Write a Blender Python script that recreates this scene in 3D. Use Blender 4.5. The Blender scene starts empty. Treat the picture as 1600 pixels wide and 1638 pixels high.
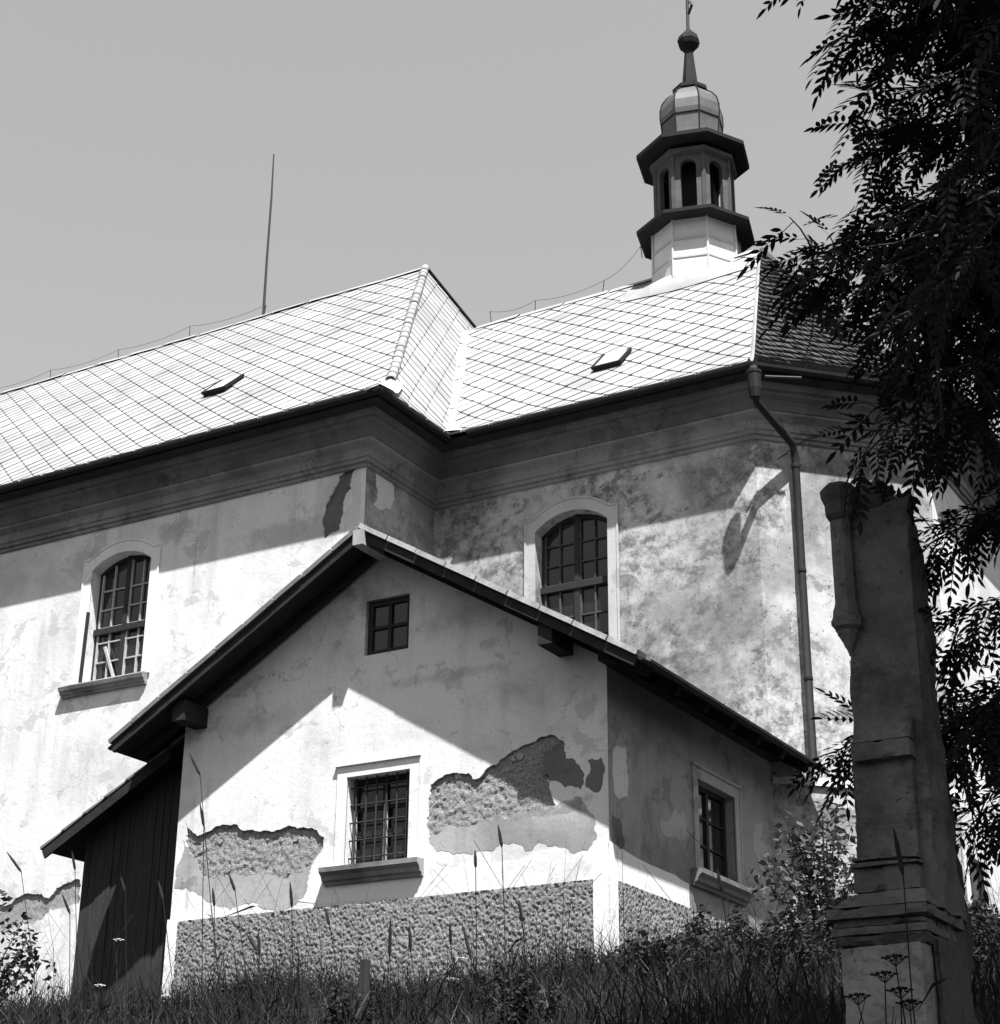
# Old parish church with a sacristy annex on a grassy bank, black-and-white summer photograph.
# World: X runs along the nave wall (east = +X), Y runs into the picture, Z up; eye level of the photographer is z = 0.
import bpy, bmesh, math, random
import numpy as np
from mathutils import Vector, Matrix
from mathutils.geometry import tessellate_polygon
random.seed(11); rng = np.random.default_rng(11)
scene = bpy.context.scene
col = scene.collection
R = math.radians

# ------------------------------------------------------------------ camera, sky, sun, exposure
cam_d = bpy.data.cameras.new('camera'); cam = bpy.data.objects.new('camera', cam_d); col.objects.link(cam)
right = Vector((0.86434, 0.50281, 0.00965)); down = Vector((-0.18648, 0.33828, -0.92238)); fwd = Vector((-0.46705, 0.79546, 0.38615))
m3 = Matrix((right, -down, -fwd)).transposed()
cam.matrix_world = m3.to_4x4()
cam_d.sensor_fit = 'HORIZONTAL'; cam_d.sensor_width = 36; cam_d.lens = 64.07
cam_d.clip_start = 0.05; cam_d.clip_end = 3000
scene.camera = cam
SUN = Vector((0.62, -0.60, 1.74)).normalized()          # towards the sun
world = bpy.data.worlds.new('World'); scene.world = world; world.use_nodes = True
wn = world.node_tree; wn.nodes.clear()
sky = wn.nodes.new('ShaderNodeTexSky'); sky.sky_type = 'NISHITA'; sky.sun_disc = False
sky.sun_elevation = math.asin(SUN.z); sky.sun_rotation = math.atan2(SUN.x, SUN.y)
sky.air_density = 4.5; sky.dust_density = 0.1; sky.ozone_density = 1.0
bw = wn.nodes.new('ShaderNodeSeparateColor')      # blue-sensitive plate: the sky records by its blue light
bw_out = bw.outputs[2]; bg = wn.nodes.new('ShaderNodeBackground'); wo = wn.nodes.new('ShaderNodeOutputWorld')
bg.inputs['Strength'].default_value = 0.051
wn.links.new(sky.outputs[0], bw.inputs[0]); 
# summer haze: the whole sky pales evenly towards the horizon
tc = wn.nodes.new('ShaderNodeTexCoord'); sx = wn.nodes.new('ShaderNodeSeparateXYZ'); wn.links.new(tc.outputs['Generated'], sx.inputs[0])
def wmath(op, a, b):
    n = wn.nodes.new('ShaderNodeMath'); n.operation = op
    for v, k in ((a, 0), (b, 1)):
        if isinstance(v, (int, float)): n.inputs[k].default_value = v
        else: wn.links.new(v, n.inputs[k])
    return n.outputs[0]
low = wmath('POWER', wmath('SUBTRACT', 1.0, wmath('MAXIMUM', sx.outputs['Z'], 0.0)), 3.0)
wn.links.new(wmath('MULTIPLY', bw_out, wmath('ADD', 1.0, wmath('MULTIPLY', low, 1.6))), bg.inputs['Color'])
wn.links.new(bg.outputs[0], wo.inputs['Surface'])
sun_d = bpy.data.lights.new('sun', 'SUN'); sun_d.energy = 5.0; sun_d.angle = R(0.53); sun_d.color = (1, 1, 1)
sun = bpy.data.objects.new('sun', sun_d); col.objects.link(sun)
sun.rotation_euler = (-SUN).to_track_quat('-Z', 'Y').to_euler(); sun.location = (20, -20, 60)
scene.view_settings.view_transform = 'Standard'; scene.view_settings.look = 'None'
scene.view_settings.exposure = 1.12; scene.view_settings.gamma = 1.0; scene.view_settings.use_curve_mapping = False
scene.render.engine = 'CYCLES'

# ------------------------------------------------------------------ materials (all neutral grey: a black-and-white print)
def new_mat(name, rough=0.9, spec=0.25):
    m = bpy.data.materials.new(name); m.use_nodes = True
    b = m.node_tree.nodes['Principled BSDF']
    b.inputs['Roughness'].default_value = rough; b.inputs['Specular IOR Level'].default_value = spec
    return m, m.node_tree, b
class NT:
    """small helper to chain grey value nodes"""
    def __init__(s, nt):
        s.nt = nt; s.geo = nt.nodes.new('ShaderNodeNewGeometry'); s.pos = s.geo.outputs['Position']
    def link(s, a, b): s.nt.links.new(a, b)
    def val(s, x, sock):
        if isinstance(x, (int, float)): sock.default_value = x
        else: s.link(x, sock)
    def math(s, op, a, b=0.0, clamp=False):
        n = s.nt.nodes.new('ShaderNodeMath'); n.operation = op; n.use_clamp = clamp
        s.val(a, n.inputs[0]); s.val(b, n.inputs[1]); return n.outputs[0]
    def vec(s, scale=(1, 1, 1), off=(0, 0, 0), src=None):
        n = s.nt.nodes.new('ShaderNodeMapping'); n.inputs['Scale'].default_value = scale; n.inputs['Location'].default_value = off
        s.link(src or s.pos, n.inputs['Vector']); return n.outputs[0]
    def noise(s, scale, detail=6, rough=0.6, vec=None, dist=0.0):
        n = s.nt.nodes.new('ShaderNodeTexNoise'); n.inputs['Scale'].default_value = scale; n.inputs['Detail'].default_value = detail
        n.inputs['Roughness'].default_value = rough; n.inputs['Distortion'].default_value = dist
        s.link(vec or s.pos, n.inputs['Vector']); return n.outputs['Fac']
    def step(s, x, lo, hi):
        n = s.nt.nodes.new('ShaderNodeMapRange'); n.interpolation_type = 'SMOOTHSTEP'
        n.inputs['From Min'].default_value = lo; n.inputs['From Max'].default_value = hi; s.link(x, n.inputs['Value']); return n.outputs[0]
    def mix(s, f, a, b):
        n = s.nt.nodes.new('ShaderNodeMix'); n.data_type = 'FLOAT'
        s.val(f, n.inputs[0]); s.val(a, n.inputs[2]); s.val(b, n.inputs[3]); return n.outputs[0]
    def blob(s, c, r, edge=0.5, nscale=3.0):
        """a stain with its own ragged outline around the point c"""
        v = s.nt.nodes.new('ShaderNodeVectorMath'); v.operation = 'SUBTRACT'; s.link(s.pos, v.inputs[0]); v.inputs[1].default_value = c
        w = s.nt.nodes.new('ShaderNodeVectorMath'); w.operation = 'DIVIDE'; s.link(v.outputs[0], w.inputs[0]); w.inputs[1].default_value = r
        l = s.nt.nodes.new('ShaderNodeVectorMath'); l.operation = 'LENGTH'; s.link(w.outputs[0], l.inputs[0])
        n = s.math('MULTIPLY', s.math('SUBTRACT', s.noise(nscale, 10, 0.7), 0.5), 2.4)
        return s.step(s.math('ADD', s.math('SUBTRACT', 1.0, l.outputs['Value']), n), 0.0, edge)
    def bump(s, h, b, strength=0.3, dist=0.01):
        n = s.nt.nodes.new('ShaderNodeBump'); n.inputs['Strength'].default_value = strength; n.inputs['Distance'].default_value = dist
        s.link(h, n.inputs['Height']); s.link(n.outputs[0], b.inputs['Normal'])
def grey(name, v, rough=0.85, spec=0.25, var=0.15, scale=6.0, bump=0.0, bscale=30, vec=None, metal=0.0):
    m, nt, b = new_mat(name, rough, spec); t = NT(nt)
    vv = t.vec(vec) if vec else None
    n = t.noise(scale, 8, 0.65, vv)
    c = t.math('MULTIPLY', t.math('ADD', t.math('MULTIPLY', t.math('SUBTRACT', n, 0.5), 4 * var), 1.0), v)
    t.link(t.math('MAXIMUM', c, 0.004), b.inputs['Base Color'])
    b.inputs['Metallic'].default_value = metal
    if bump: t.bump(t.noise(bscale, 8, 0.7, vv), b, bump, 0.01)
    return m
def plaster(name, light, mid, dark, patch=(0.48, 0.62), mould=(0.58, 0.72), mould_amt=0.7, streak=0.35, spots=0.5, blobs=(), bump=0.3, mscale=3.5, flake=0.5, crack=0.5, runs=0.4, colony=(0.4, 0.62)):
    m, nt, b = new_mat(name, 0.95, 0.15); t = NT(nt)
    big = t.noise(0.42, 4, 0.55, t.vec((1, 1, 1), (2.1, 5.3, 0.4)))
    c = t.mix(t.step(t.noise(0.55, 10, 0.62, None, 0.4), *patch), light, mid)
    # thin whitewash flaked off in crisp ragged islands
    fl = t.step(t.noise(1.7, 14, 0.68, t.vec((1, 1, 1.25), (9.1, 3.0, 1.0)), 0.3), 0.57, 0.6)
    c = t.mix(t.math('MULTIPLY', fl, flake), c, mid * 0.72)
    st = t.step(t.noise(1.0, 8, 0.6, t.vec((2.6, 2.6, 0.28))), 0.5, 0.7)
    c = t.mix(t.math('MULTIPLY', st, streak), c, mid * 0.8)
    # rain runs, gathered in places
    ru = t.math('MULTIPLY', t.step(t.noise(1.0, 6, 0.65, t.vec((8.5, 8.5, 0.42), (1.7, 0, 3.1))), 0.54, 0.72), t.step(big, 0.47, 0.62))
    c = t.mix(t.math('MULTIPLY', ru, runs), c, dark * 1.1)
    # mould in cloudy colonies
    mo = t.math('MULTIPLY', t.step(t.noise(mscale, 14, 0.78, t.vec((1, 1, 1), (4.2, 1.3, 7.7))), *mould), t.step(t.noise(0.8, 6, 0.6, t.vec((1, 1, 1), (7.7, 0, 2.2))), *colony))
    c = t.mix(t.math('MULTIPLY', mo, mould_amt), c, dark)
    sp = t.step(t.noise(17, 4, 0.55), 0.65, 0.7)
    c = t.mix(t.math('MULTIPLY', sp, spots), c, dark * 0.8)
    for (bc, br, bv, amt, ed) in blobs:
        c = t.mix(t.math('MULTIPLY', t.blob(bc, br, ed), amt), c, bv)
    # hairline cracks
    vo = nt.nodes.new('ShaderNodeTexVoronoi'); vo.feature = 'DISTANCE_TO_EDGE'; vo.inputs['Scale'].default_value = 0.55
    wv = nt.nodes.new('ShaderNodeVectorMath'); wv.operation = 'ADD'; nn = nt.nodes.new('ShaderNodeTexNoise'); nn.inputs['Scale'].default_value = 2.3; nn.inputs['Detail'].default_value = 8; t.link(t.pos, nn.inputs['Vector'])
    t.link(t.pos, wv.inputs[0]); t.link(nn.outputs['Color'], wv.inputs[1]); t.link(wv.outputs[0], vo.inputs['Vector'])
    cr = t.math('MULTIPLY', t.math('SUBTRACT', 1.0, t.step(vo.outputs['Distance'], 0.0, 0.006)), t.step(t.noise(0.7, 3, 0.5, t.vec((1, 1, 1), (0, 8, 1))), 0.5, 0.6))
    c = t.mix(t.math('MULTIPLY', cr, crack), c, dark * 0.7)
    f = t.math('ADD', t.math('MULTIPLY', t.math('SUBTRACT', t.noise(28, 10, 0.75), 0.5), 0.6), 1.0)
    c = t.math('MULTIPLY', c, f)
    t.link(t.math('MAXIMUM', c, 0.01), b.inputs['Base Color'])
    h = t.math('ADD', t.noise(9, 8, 0.65), t.math('MULTIPLY', t.noise(60, 4, 0.6), 0.35))
    h = t.math('SUBTRACT', h, t.math('MULTIPLY', fl, 0.12))
    t.bump(h, b, bump, 0.02)
    return m
M = {}
M['nave'] = plaster('nave_lime_plaster', 0.72, 0.54, 0.24, (0.46, 0.64), (0.56, 0.74), 0.5, 0.45, 0.3,
    blobs=[((-15.6, 20.3, 10.25), (1.5, 2, 0.35), 0.36, 0.6, 0.8), ((-19.9, 20.3, 10.55), (0.6, 2, 0.35), 0.36, 0.55, 0.7), ((-18.0, 20.3, 10.75), (0.5, 2, 0.25), 0.36, 0.6, 0.6), ((-19.6, 20.3, 6.9), (0.9, 2, 0.9), 0.5, 0.5, 1.0)])
M['chancel'] = plaster('chancel_weathered_plaster', 0.52, 0.28, 0.06, (0.4, 0.6), (0.4, 0.64), 0.82, 0.35, 0.85, mscale=4.2, flake=.8, colony=(0.34, 0.56), runs=.75, 
    blobs=[((-9.35, 22.3, 10.75), (0.95, 2, 0.4), 0.08, 0.8, 1.3), ((-7.7, 23.4, 10.8), (1.3, 2, 0.28), 0.1, 0.65, 1.3), ((-9.4, 22.3, 8.3), (0.8, 2, 0.7), 0.14, 0.6, 1.4)])
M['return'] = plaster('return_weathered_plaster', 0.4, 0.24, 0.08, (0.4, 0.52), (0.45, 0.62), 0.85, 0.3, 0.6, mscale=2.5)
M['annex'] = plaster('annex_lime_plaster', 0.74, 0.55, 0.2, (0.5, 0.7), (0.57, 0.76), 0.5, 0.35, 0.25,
    blobs=[((-10.75, 17.3, 7.15), (0.8, 2, 0.4), 0.16, 0.55, 1.4), ((-11.0, 17.3, 6.42), (1.2, 2, 0.1), 0.3, 0.5, 1.2), ((-13.7, 17.3, 6.25), (0.8, 2, 0.3), 0.2, 0.55, 1.4),
           ((-12.5, 17.3, 7.1), (0.7, 2, 0.7), 0.22, 0.5, 1.5), ((-9.9, 17.3, 6.1), (0.9, 2, 0.35), 0.22, 0.5, 1.4), ((-12.0, 17.3, 7.6), (0.9, 2, 0.5), 0.12, 0.55, 1.2), ((-11.4, 17.3, 5.75), (0.9, 2, 0.35), 0.45, 0.4, 1.3)])
M['annex_shaded'] = plaster('annex_shaded_plaster', 0.33, 0.2, 0.06, (0.44, 0.6), (0.55, 0.7), 0.6, 0.4, 0.3)  # same plaster, darkened so its colour carries the side wall's shade
M['white_band'] = plaster('whitewashed_sunlit_band', 0.78, 0.68, 0.4, (0.55, 0.7), (0.62, 0.75), 0.3, 0.1, 0.1)
M['cement'] = plaster('grey_cement_patch', 0.42, 0.28, 0.14, (0.42, 0.62), (0.5, 0.7), 0.5, 0.4, 0.4, flake=.6)
M['dark_patch'] = plaster('dark_mortar_and_shadow', 0.16, 0.12, 0.06, (0.45, 0.6), (0.55, 0.7), 0.4, 0.2, 0.3)
M['pale_patch'] = plaster('pale_plaster_patch', 0.62, 0.55, 0.4, (0.45, 0.6), (0.6, 0.7), 0.3, 0.2, 0.2)
M['trim'] = plaster('lime_trim', 0.78, 0.66, 0.4, (0.5, 0.65), (0.6, 0.74), 0.35, 0.3, 0.15, bump=0.15)
M['trim_grey'] = plaster('chancel_trim', 0.5, 0.4, 0.2, (0.5, 0.65), (0.58, 0.72), 0.4, 0.3, 0.15, bump=0.15)
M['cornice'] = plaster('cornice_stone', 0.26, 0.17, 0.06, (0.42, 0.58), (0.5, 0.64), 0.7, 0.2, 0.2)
M['cornice_dark'] = plaster('cornice_shaded', 0.13, 0.09, 0.04, (0.42, 0.58), (0.5, 0.64), 0.7, 0.2, 0.2)  # eave shade put into a darker tone for the upper mouldings
def roughcast(name, light, dark):
    m, nt, b = new_mat(name, 1.0, 0.1); t = NT(nt)
    n = t.noise(55, 6, 0.7); c = t.mix(t.step(n, 0.36, 0.6), dark, light)
    c = t.mix(t.math('MULTIPLY', t.step(t.noise(1.2, 6, 0.6), 0.45, 0.7), 0.35), c, dark)
    t.link(c, b.inputs['Base Color']); t.bump(t.math('ADD', n, t.noise(70, 6, 0.7)), b, 1.0, 0.03); return m
M['roughcast'] = roughcast('roughcast_plinth', 0.42, 0.26)
M['rough_mortar'] = roughcast('rough_old_mortar', 0.5, 0.24)
M['tile'] = None
def tile_mat():
    m, nt, b = new_mat('pale_fibre_cement_tile', 0.8, 0.3); t = NT(nt)
    oi = nt.nodes.new('ShaderNodeObjectInfo')
    c = t.mix(t.step(t.noise(0.7, 8, 0.6), 0.35, 0.75), 0.35, 0.25)
    c = t.math('MULTIPLY', c, t.math('ADD', 0.9, t.math('MULTIPLY', oi.outputs['Random'], 0.16)))
    c = t.mix(t.math('MULTIPLY', t.step(t.noise(2.2, 10, 0.75), 0.55, 0.8), 0.5), c, 0.16)
    vc = nt.nodes.new('ShaderNodeTexVoronoi'); vc.inputs['Scale'].default_value = 2.6; t.link(t.pos, vc.inputs['Vector']); sc = nt.nodes.new('ShaderNodeSeparateColor'); t.link(vc.outputs['Color'], sc.inputs[0])
    c = t.math('MULTIPLY', c, t.math('ADD', 0.88, t.math('MULTIPLY', sc.outputs[0], 0.2)))
    t.link(c, b.inputs['Base Color']); t.bump(t.noise(40, 6, 0.6), b, 0.1, 0.01); return m
M['tile'] = tile_mat()
M['deck'] = grey('dark_roof_deck', 0.03, 0.95, 0.1)
M['flashing'] = grey('zinc_flashing', 0.42, 0.6, 0.4, 0.2, 3.0, 0.1, 8)
M['shingle'] = grey('weathered_wood_shingle', 0.055, 0.95, 0.15, 0.5, 9.0, 0.6, 60)
M['dark_metal'] = grey('dark_painted_metal', 0.014, 0.8, 0.2, 0.3, 4)
M['pipe'] = grey('old_sheet_iron_pipe', 0.02, 0.75, 0.15, 0.35, 5)
M['turret_sheet'] = grey('painted_turret_sheet', 0.6, 0.7, 0.3, 0.12, 3)
M['dome'] = grey('tin_dome_sheet', 0.11, 0.5, 0.5, 0.3, 4, 0.08, 10, None, 0.35)
M['lantern'] = grey('weathered_lantern_wood', 0.09, 0.8, 0.25, 0.3, 5, 0.2, 30)
M['iron'] = grey('wrought_iron', 0.03, 0.7, 0.3, 0.2, 20)
M['frame_dark'] = grey('old_window_paint', 0.024, 0.7, 0.3, 0.3, 20)
M['frame_pale'] = grey('flaking_window_paint', 0.42, 0.75, 0.3, 0.3, 20)
M['frame_mid'] = grey('grimy_window_paint', 0.07, 0.75, 0.3, 0.5, 20)
M['wood'] = grey('weathered_board', 0.04, 0.95, 0.15, 0.4, 4, 0.5, 20, (6, 6, 0.5))
M['dark_wood'] = grey('dark_old_timber', 0.028, 0.95, 0.15, 0.4, 5, 0.4, 25)
M['pale_wood'] = grey('pale_beam_end', 0.35, 0.9, 0.2, 0.3, 8, 0.4, 20, (6, 1, 1))
M['old_tile'] = grey('old_verge_tile', 0.4, 0.95, 0.15, 0.45, 6, 0.5, 30)
M['roof_felt'] = grey('old_tile_course', 0.16, 0.95, 0.15, 0.4, 5, 0.5, 25)
M['stone'] = plaster('weathered_sandstone', 0.17, 0.1, 0.03, (0.42, 0.58), (0.45, 0.62), 0.55, 0.5, 0.6, bump=0.9, mscale=6, runs=.6)
M['stone_pale'] = plaster('paler_sandstone', 0.3, 0.2, 0.06, (0.42, 0.6), (0.5, 0.66), 0.7, 0.5, 0.6, bump=0.8, runs=.7)
M['stone_rough'] = plaster('rough_dark_sandstone', 0.1, 0.065, 0.02, (0.42, 0.6), (0.48, 0.64), 0.7, 0.5, 0.4, bump=1.0)
M['sill'] = plaster('mossy_sill_stone', 0.3, 0.18, 0.07, (0.42, 0.58), (0.48, 0.64), 0.7, 0.5, 0.3)
def glass_mat():
    m, nt, b = new_mat('old_window_glass', 0.06, 0.5); b.inputs['Base Color'].default_value = (0.018,) * 3 + (1,)
    t = NT(nt); t.bump(t.noise(3.0, 3, 0.5), b, 0.06, 0.02); return m
M['glass'] = glass_mat()
def leaf_mat(name, v, trans=0.25):
    m, nt, b = new_mat(name, 0.8, 0.12); t = NT(nt)
    n = t.math('MULTIPLY', t.math('ADD', t.math('MULTIPLY', t.math('SUBTRACT', t.noise(2.5, 3, 0.6), 0.5), 1.6), 1.0), v)
    n = t.math('MAXIMUM', n, 0.01); t.link(n, b.inputs['Base Color'])
    tr = nt.nodes.new('ShaderNodeBsdfTranslucent'); t.link(n, tr.inputs['Color'])
    mx = nt.nodes.new('ShaderNodeMixShader'); mx.inputs[0].default_value = trans
    out = nt.nodes['Material Output']; t.link(b.outputs[0], mx.inputs[1]); t.link(tr.outputs[0], mx.inputs[2]); t.link(mx.outputs[0], out.inputs['Surface'])
    return m
M['leaf'] = leaf_mat('ash_leaf', 0.03, 0.1)
M['weed'] = leaf_mat('weed_leaf', 0.035, 0.15)
M['grass'] = leaf_mat('grass_blade', 0.02, 0.15)
M['straw'] = leaf_mat('dry_grass_blade', 0.09, 0.2)
M['leaf_light'] = leaf_mat('sunny_leaf', 0.1, 0.2)
M['petal'] = leaf_mat('white_petal', 0.7, 0.2)
M['bark'] = grey('ash_bark', 0.06, 0.95, 0.1, 0.4, 10, 0.8, 18, (2, 2, 0.5))
M['ground'] = grey('dark_earth_and_turf', 0.022, 1.0, 0.05, 0.5, 3, 0.8, 12)

# ------------------------------------------------------------------ mesh helpers
class MB:
    def __init__(s): s.v = []; s.f = []
    def add(s, vs, fs):
        o = len(s.v); s.v += [tuple(p) for p in vs]; s.f += [tuple(i + o for i in f) for f in fs]; return s
    def box(s, x0, x1, y0, y1, z0, z1):
        return s.add([(x, y, z) for z in (z0, z1) for y in (y0, y1) for x in (x0, x1)],
                     [(0, 2, 3, 1), (4, 5, 7, 6), (0, 1, 5, 4), (2, 6, 7, 3), (0, 4, 6, 2), (1, 3, 7, 5)])
    def obox(s, c, ax, ay, az):       # centre and half axes
        c, ax, ay, az = map(Vector, (c, ax, ay, az))
        return s.add([c + i * ax + j * ay + k * az for k in (-1, 1) for j in (-1, 1) for i in (-1, 1)],
                     [(0, 2, 3, 1), (4, 5, 7, 6), (0, 1, 5, 4), (2, 6, 7, 3), (0, 4, 6, 2), (1, 3, 7, 5)])
    def beam(s, a, b, w, h, up=(0, 0, 1)):
        a, b = Vector(a), Vector(b); d = b - a; l = d.length; d.normalize(); u = Vector(up); x = d.cross(u).normalized(); u = x.cross(d)
        return s.obox((a + b) / 2, d * l / 2, x * w / 2, u * h / 2)
    def prism(s, pts, ext):           # planar polygon extruded by a vector
        n = len(pts); e = Vector(ext); p = [Vector(q) for q in pts]
        return s.add(p + [q + e for q in p], [tuple(range(n - 1, -1, -1)), tuple(range(n, 2 * n))] + [(i, (i + 1) % n, n + (i + 1) % n, n + i) for i in range(n)])
    def tube(s, pts, r, n=8, cap=True):
        pts = [Vector(p) for p in pts]; rs = r if isinstance(r, (list, tuple)) else [r] * len(pts); o = len(s.v); up = None
        for i, p in enumerate(pts):
            d = (pts[min(i + 1, len(pts) - 1)] - pts[max(i - 1, 0)]).normalized()
            if up is None: up = Vector((0, 0, 1)) if abs(d.z) < 0.9 else Vector((1, 0, 0))
            x = d.cross(up).normalized(); y = x.cross(d).normalized(); up = y
            for k in range(n):
                a = 2 * math.pi * k / n; s.v.append(tuple(p + rs[i] * (math.cos(a) * x + math.sin(a) * y)))
        for i in range(len(pts) - 1):
            for k in range(n): s.f.append((o + i * n + k, o + i * n + (k + 1) % n, o + (i + 1) * n + (k + 1) % n, o + (i + 1) * n + k))
        if cap: s.f.append(tuple(o + k for k in range(n - 1, -1, -1))); s.f.append(tuple(o + (len(pts) - 1) * n + k for k in range(n)))
        return s
    def lathe(s, c, prof, n=8, rot=0.0, cap=True):   # prof: (radius, z)
        o = len(s.v)
        for (r, z) in prof:
            for k in range(n):
                a = rot + 2 * math.pi * k / n; s.v.append((c[0] + r * math.cos(a), c[1] + r * math.sin(a), z))
        for i in range(len(prof) - 1):
            for k in range(n): s.f.append((o + i * n + k, o + i * n + (k + 1) % n, o + (i + 1) * n + (k + 1) % n, o + (i + 1) * n + k))
        if cap: s.f.append(tuple(o + k for k in range(n - 1, -1, -1))); s.f.append(tuple(o + (len(prof) - 1) * n + k for k in range(n)))
        return s
    def mesh(s, name, mat, smooth=False):
        me = bpy.data.meshes.new(name); me.from_pydata(s.v, [], s.f); me.materials.append(mat)
        if smooth: me.polygons.foreach_set('use_smooth', [True] * len(me.polygons))
        me.update(); return me
    def build(s, name, mat, parent=None, smooth=False, bevel=0.0):
        o = link(name, s.mesh(name, mat, smooth), parent)
        if bevel:
            b = o.modifiers.new('bevel', 'BEVEL'); b.width = bevel; b.segments = 1; b.limit_method = 'ANGLE'; b.angle_limit = R(40)
        return o
def link(name, me, parent=None):
    o = bpy.data.objects.new(name, me); col.objects.link(o)
    if parent is not None:
        o.parent = parent
        if parent.type == 'EMPTY': o.location = -parent.location      # parts keep world coordinates
    return o
def thing(name, label, cat, loc, group=None):
    e = bpy.data.objects.new(name, None); col.objects.link(e); e.location = loc; e.empty_display_size = 0.3
    return tag(e, label, cat, group)
def tag(o, label=None, cat=None, group=None, kind=None):
    if label: o['label'] = label
    if cat: o['category'] = cat
    if group: o['group'] = group
    if kind: o['kind'] = kind
    return o
def fast_mesh(name, verts, faces, mat, smooth=False):
    """verts (n,3) array, faces (m,k) array"""
    verts = np.asarray(verts, np.float32); faces = np.asarray(faces, np.int32); k = faces.shape[1]
    me = bpy.data.meshes.new(name); me.vertices.add(len(verts)); me.vertices.foreach_set('co', verts.ravel())
    me.loops.add(faces.size); me.loops.foreach_set('vertex_index', faces.ravel())
    me.polygons.add(len(faces)); me.polygons.foreach_set('loop_start', np.arange(0, faces.size, k, dtype=np.int32))
    me.polygons.foreach_set('loop_total', np.full(len(faces), k, np.int32))
    if smooth: me.polygons.foreach_set('use_smooth', np.ones(len(faces), bool))
    me.materials.append(mat); me.update(calc_edges=True); me.validate(); return me
def ragged(poly, n=3, amp=0.05):
    """midpoint displacement of a closed outline: a broken plaster edge"""
    p = [Vector(q) for q in poly]
    for it in range(n):
        q = []
        for i, a in enumerate(p):
            b = p[(i + 1) % len(p)]; d = b - a; nn = Vector((-d.y, d.x))
            q += [a, (a + b) / 2 + nn * random.uniform(-amp, amp) * 2]
        p = q
    return [tuple(v) for v in p]
class Plane:
    """a vertical wall face: (u, z) -> world, depth counted inwards from the face"""
    def __init__(s, o, u, n): s.o = Vector(o); s.u = Vector(u).normalized(); s.n = Vector(n).normalized()
    def p(s, u, z, d=0.0): return s.o + s.u * u + Vector((0, 0, z)) - s.n * d
S_NAVE = Plane((0, 20.29, 0), (1, 0, 0), (0, -1, 0))
S_CHAN = Plane((0, 22.23, 0), (1, 0, 0), (0, -1, 0))
RETURN = Plane((-14.28, 0, 0), (0, 1, 0), (1, 0, 0))
CHAMF = Plane((-8.747, 22.23, 0), (1, 1, 0), (1, -1, 0))
EAST = Plane((-6.78, 0, 0), (0, 1, 0), (1, 0, 0))
A_FRONT = Plane((0, 17.32, 0), (1, 0, 0), (0, -1, 0))
A_SIDE = Plane((-8.74, 0, 0), (0, 1, 0), (1, 0, 0))
def coat(name, pl, outer, holes, mat, parent, depths, back=None):
    """plaster skin with holes; every hole has its own reveal depth"""
    lo = [[Vector((u, z, 0)) for u, z in outer]] + [[Vector((u, z, 0)) for u, z in h] for h in holes]
    tris = tessellate_polygon(lo); flat = [q for l in lo for q in l]
    mb = MB(); n = len(flat)
    vs = [pl.p(q.x, q.y) for q in flat]; fs = []
    for t in tris:
        a, b, c = [vs[i] for i in t]; nn = (b - a).cross(c - a)
        fs.append(tuple(t) if nn.dot(pl.n) > 0 else (t[0], t[2], t[1]))
    mb.add(vs, fs)
    for h, d in zip(holes, depths):
        k = len(h); mb.add([pl.p(u, z) for u, z in h] + [pl.p(u, z, d) for u, z in h], [(i, (i + 1) % k, k + (i + 1) % k, k + i) for i in range(k)])
    if back is not None:
        k = len(outer); mb.add([pl.p(u, z) for u, z in outer] + [pl.p(u, z, back) for u, z in outer], [(i, (i + 1) % k, k + (i + 1) % k, k + i) for i in range(k)])
    return mb.build(name, mat, parent)
def rough_sheet(name, pl, u0, u1, z0, z1, d, mat, parent, amp=0.02, res=0.03, low=0.9):
    nu = max(2, int((u1 - u0) / res)); nz = max(2, int((z1 - z0) / res))
    U, Z = np.meshgrid(np.linspace(u0, u1, nu), np.linspace(z0, z1, nz))
    H = rng.normal(0, 1, U.shape); H = (2 * H + np.roll(H, 1, 0) + np.roll(H, 1, 1)) / 4
    L = rng.normal(0, 1, U.shape)
    for _ in range(6): L = (L + np.roll(L, 1, 0) + np.roll(L, -1, 0) + np.roll(L, 1, 1) + np.roll(L, -1, 1)) / 5
    H = amp * (1.6 * H + low * L); o = np.array(pl.o); u = np.array(pl.u); n = np.array(pl.n)
    V = o + U[..., None] * u + Z[..., None] * np.array([0, 0, 1.0]) + (np.clip(H, -2 * amp, 1.2 * amp) - d)[..., None] * n
    i = np.arange(nu * nz).reshape(nz, nu); F = np.stack([i[:-1, :-1], i[:-1, 1:], i[1:, 1:], i[1:, :-1]], -1).reshape(-1, 4)
    if np.cross(u, [0, 0, 1]).dot(n) < 0: F = F[:, ::-1]
    return link(name, fast_mesh(name, V.reshape(-1, 3), F, mat), parent)
def patch(name, pl, poly, mat, parent, th=0.003, it=4, amp=0.09):
    p = ragged(poly, it, amp); mb = MB()
    tris = tessellate_polygon([[Vector((u, z, 0)) for u, z in p]]); k = len(p)
    front = [pl.p(u, z, -th) for u, z in p]; backv = [pl.p(u, z, 0.004) for u, z in p]
    mb.add(front + backv, [tuple(t) for t in tris] + [(i, (i + 1) % k, k + (i + 1) % k, k + i) for i in range(k)])
    o = mb.build(name, mat, parent)
    bm = bmesh.new(); bm.from_mesh(o.data); bmesh.ops.recalc_face_normals(bm, faces=bm.faces); bm.to_mesh(o.data); bm.free()
    return o
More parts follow.
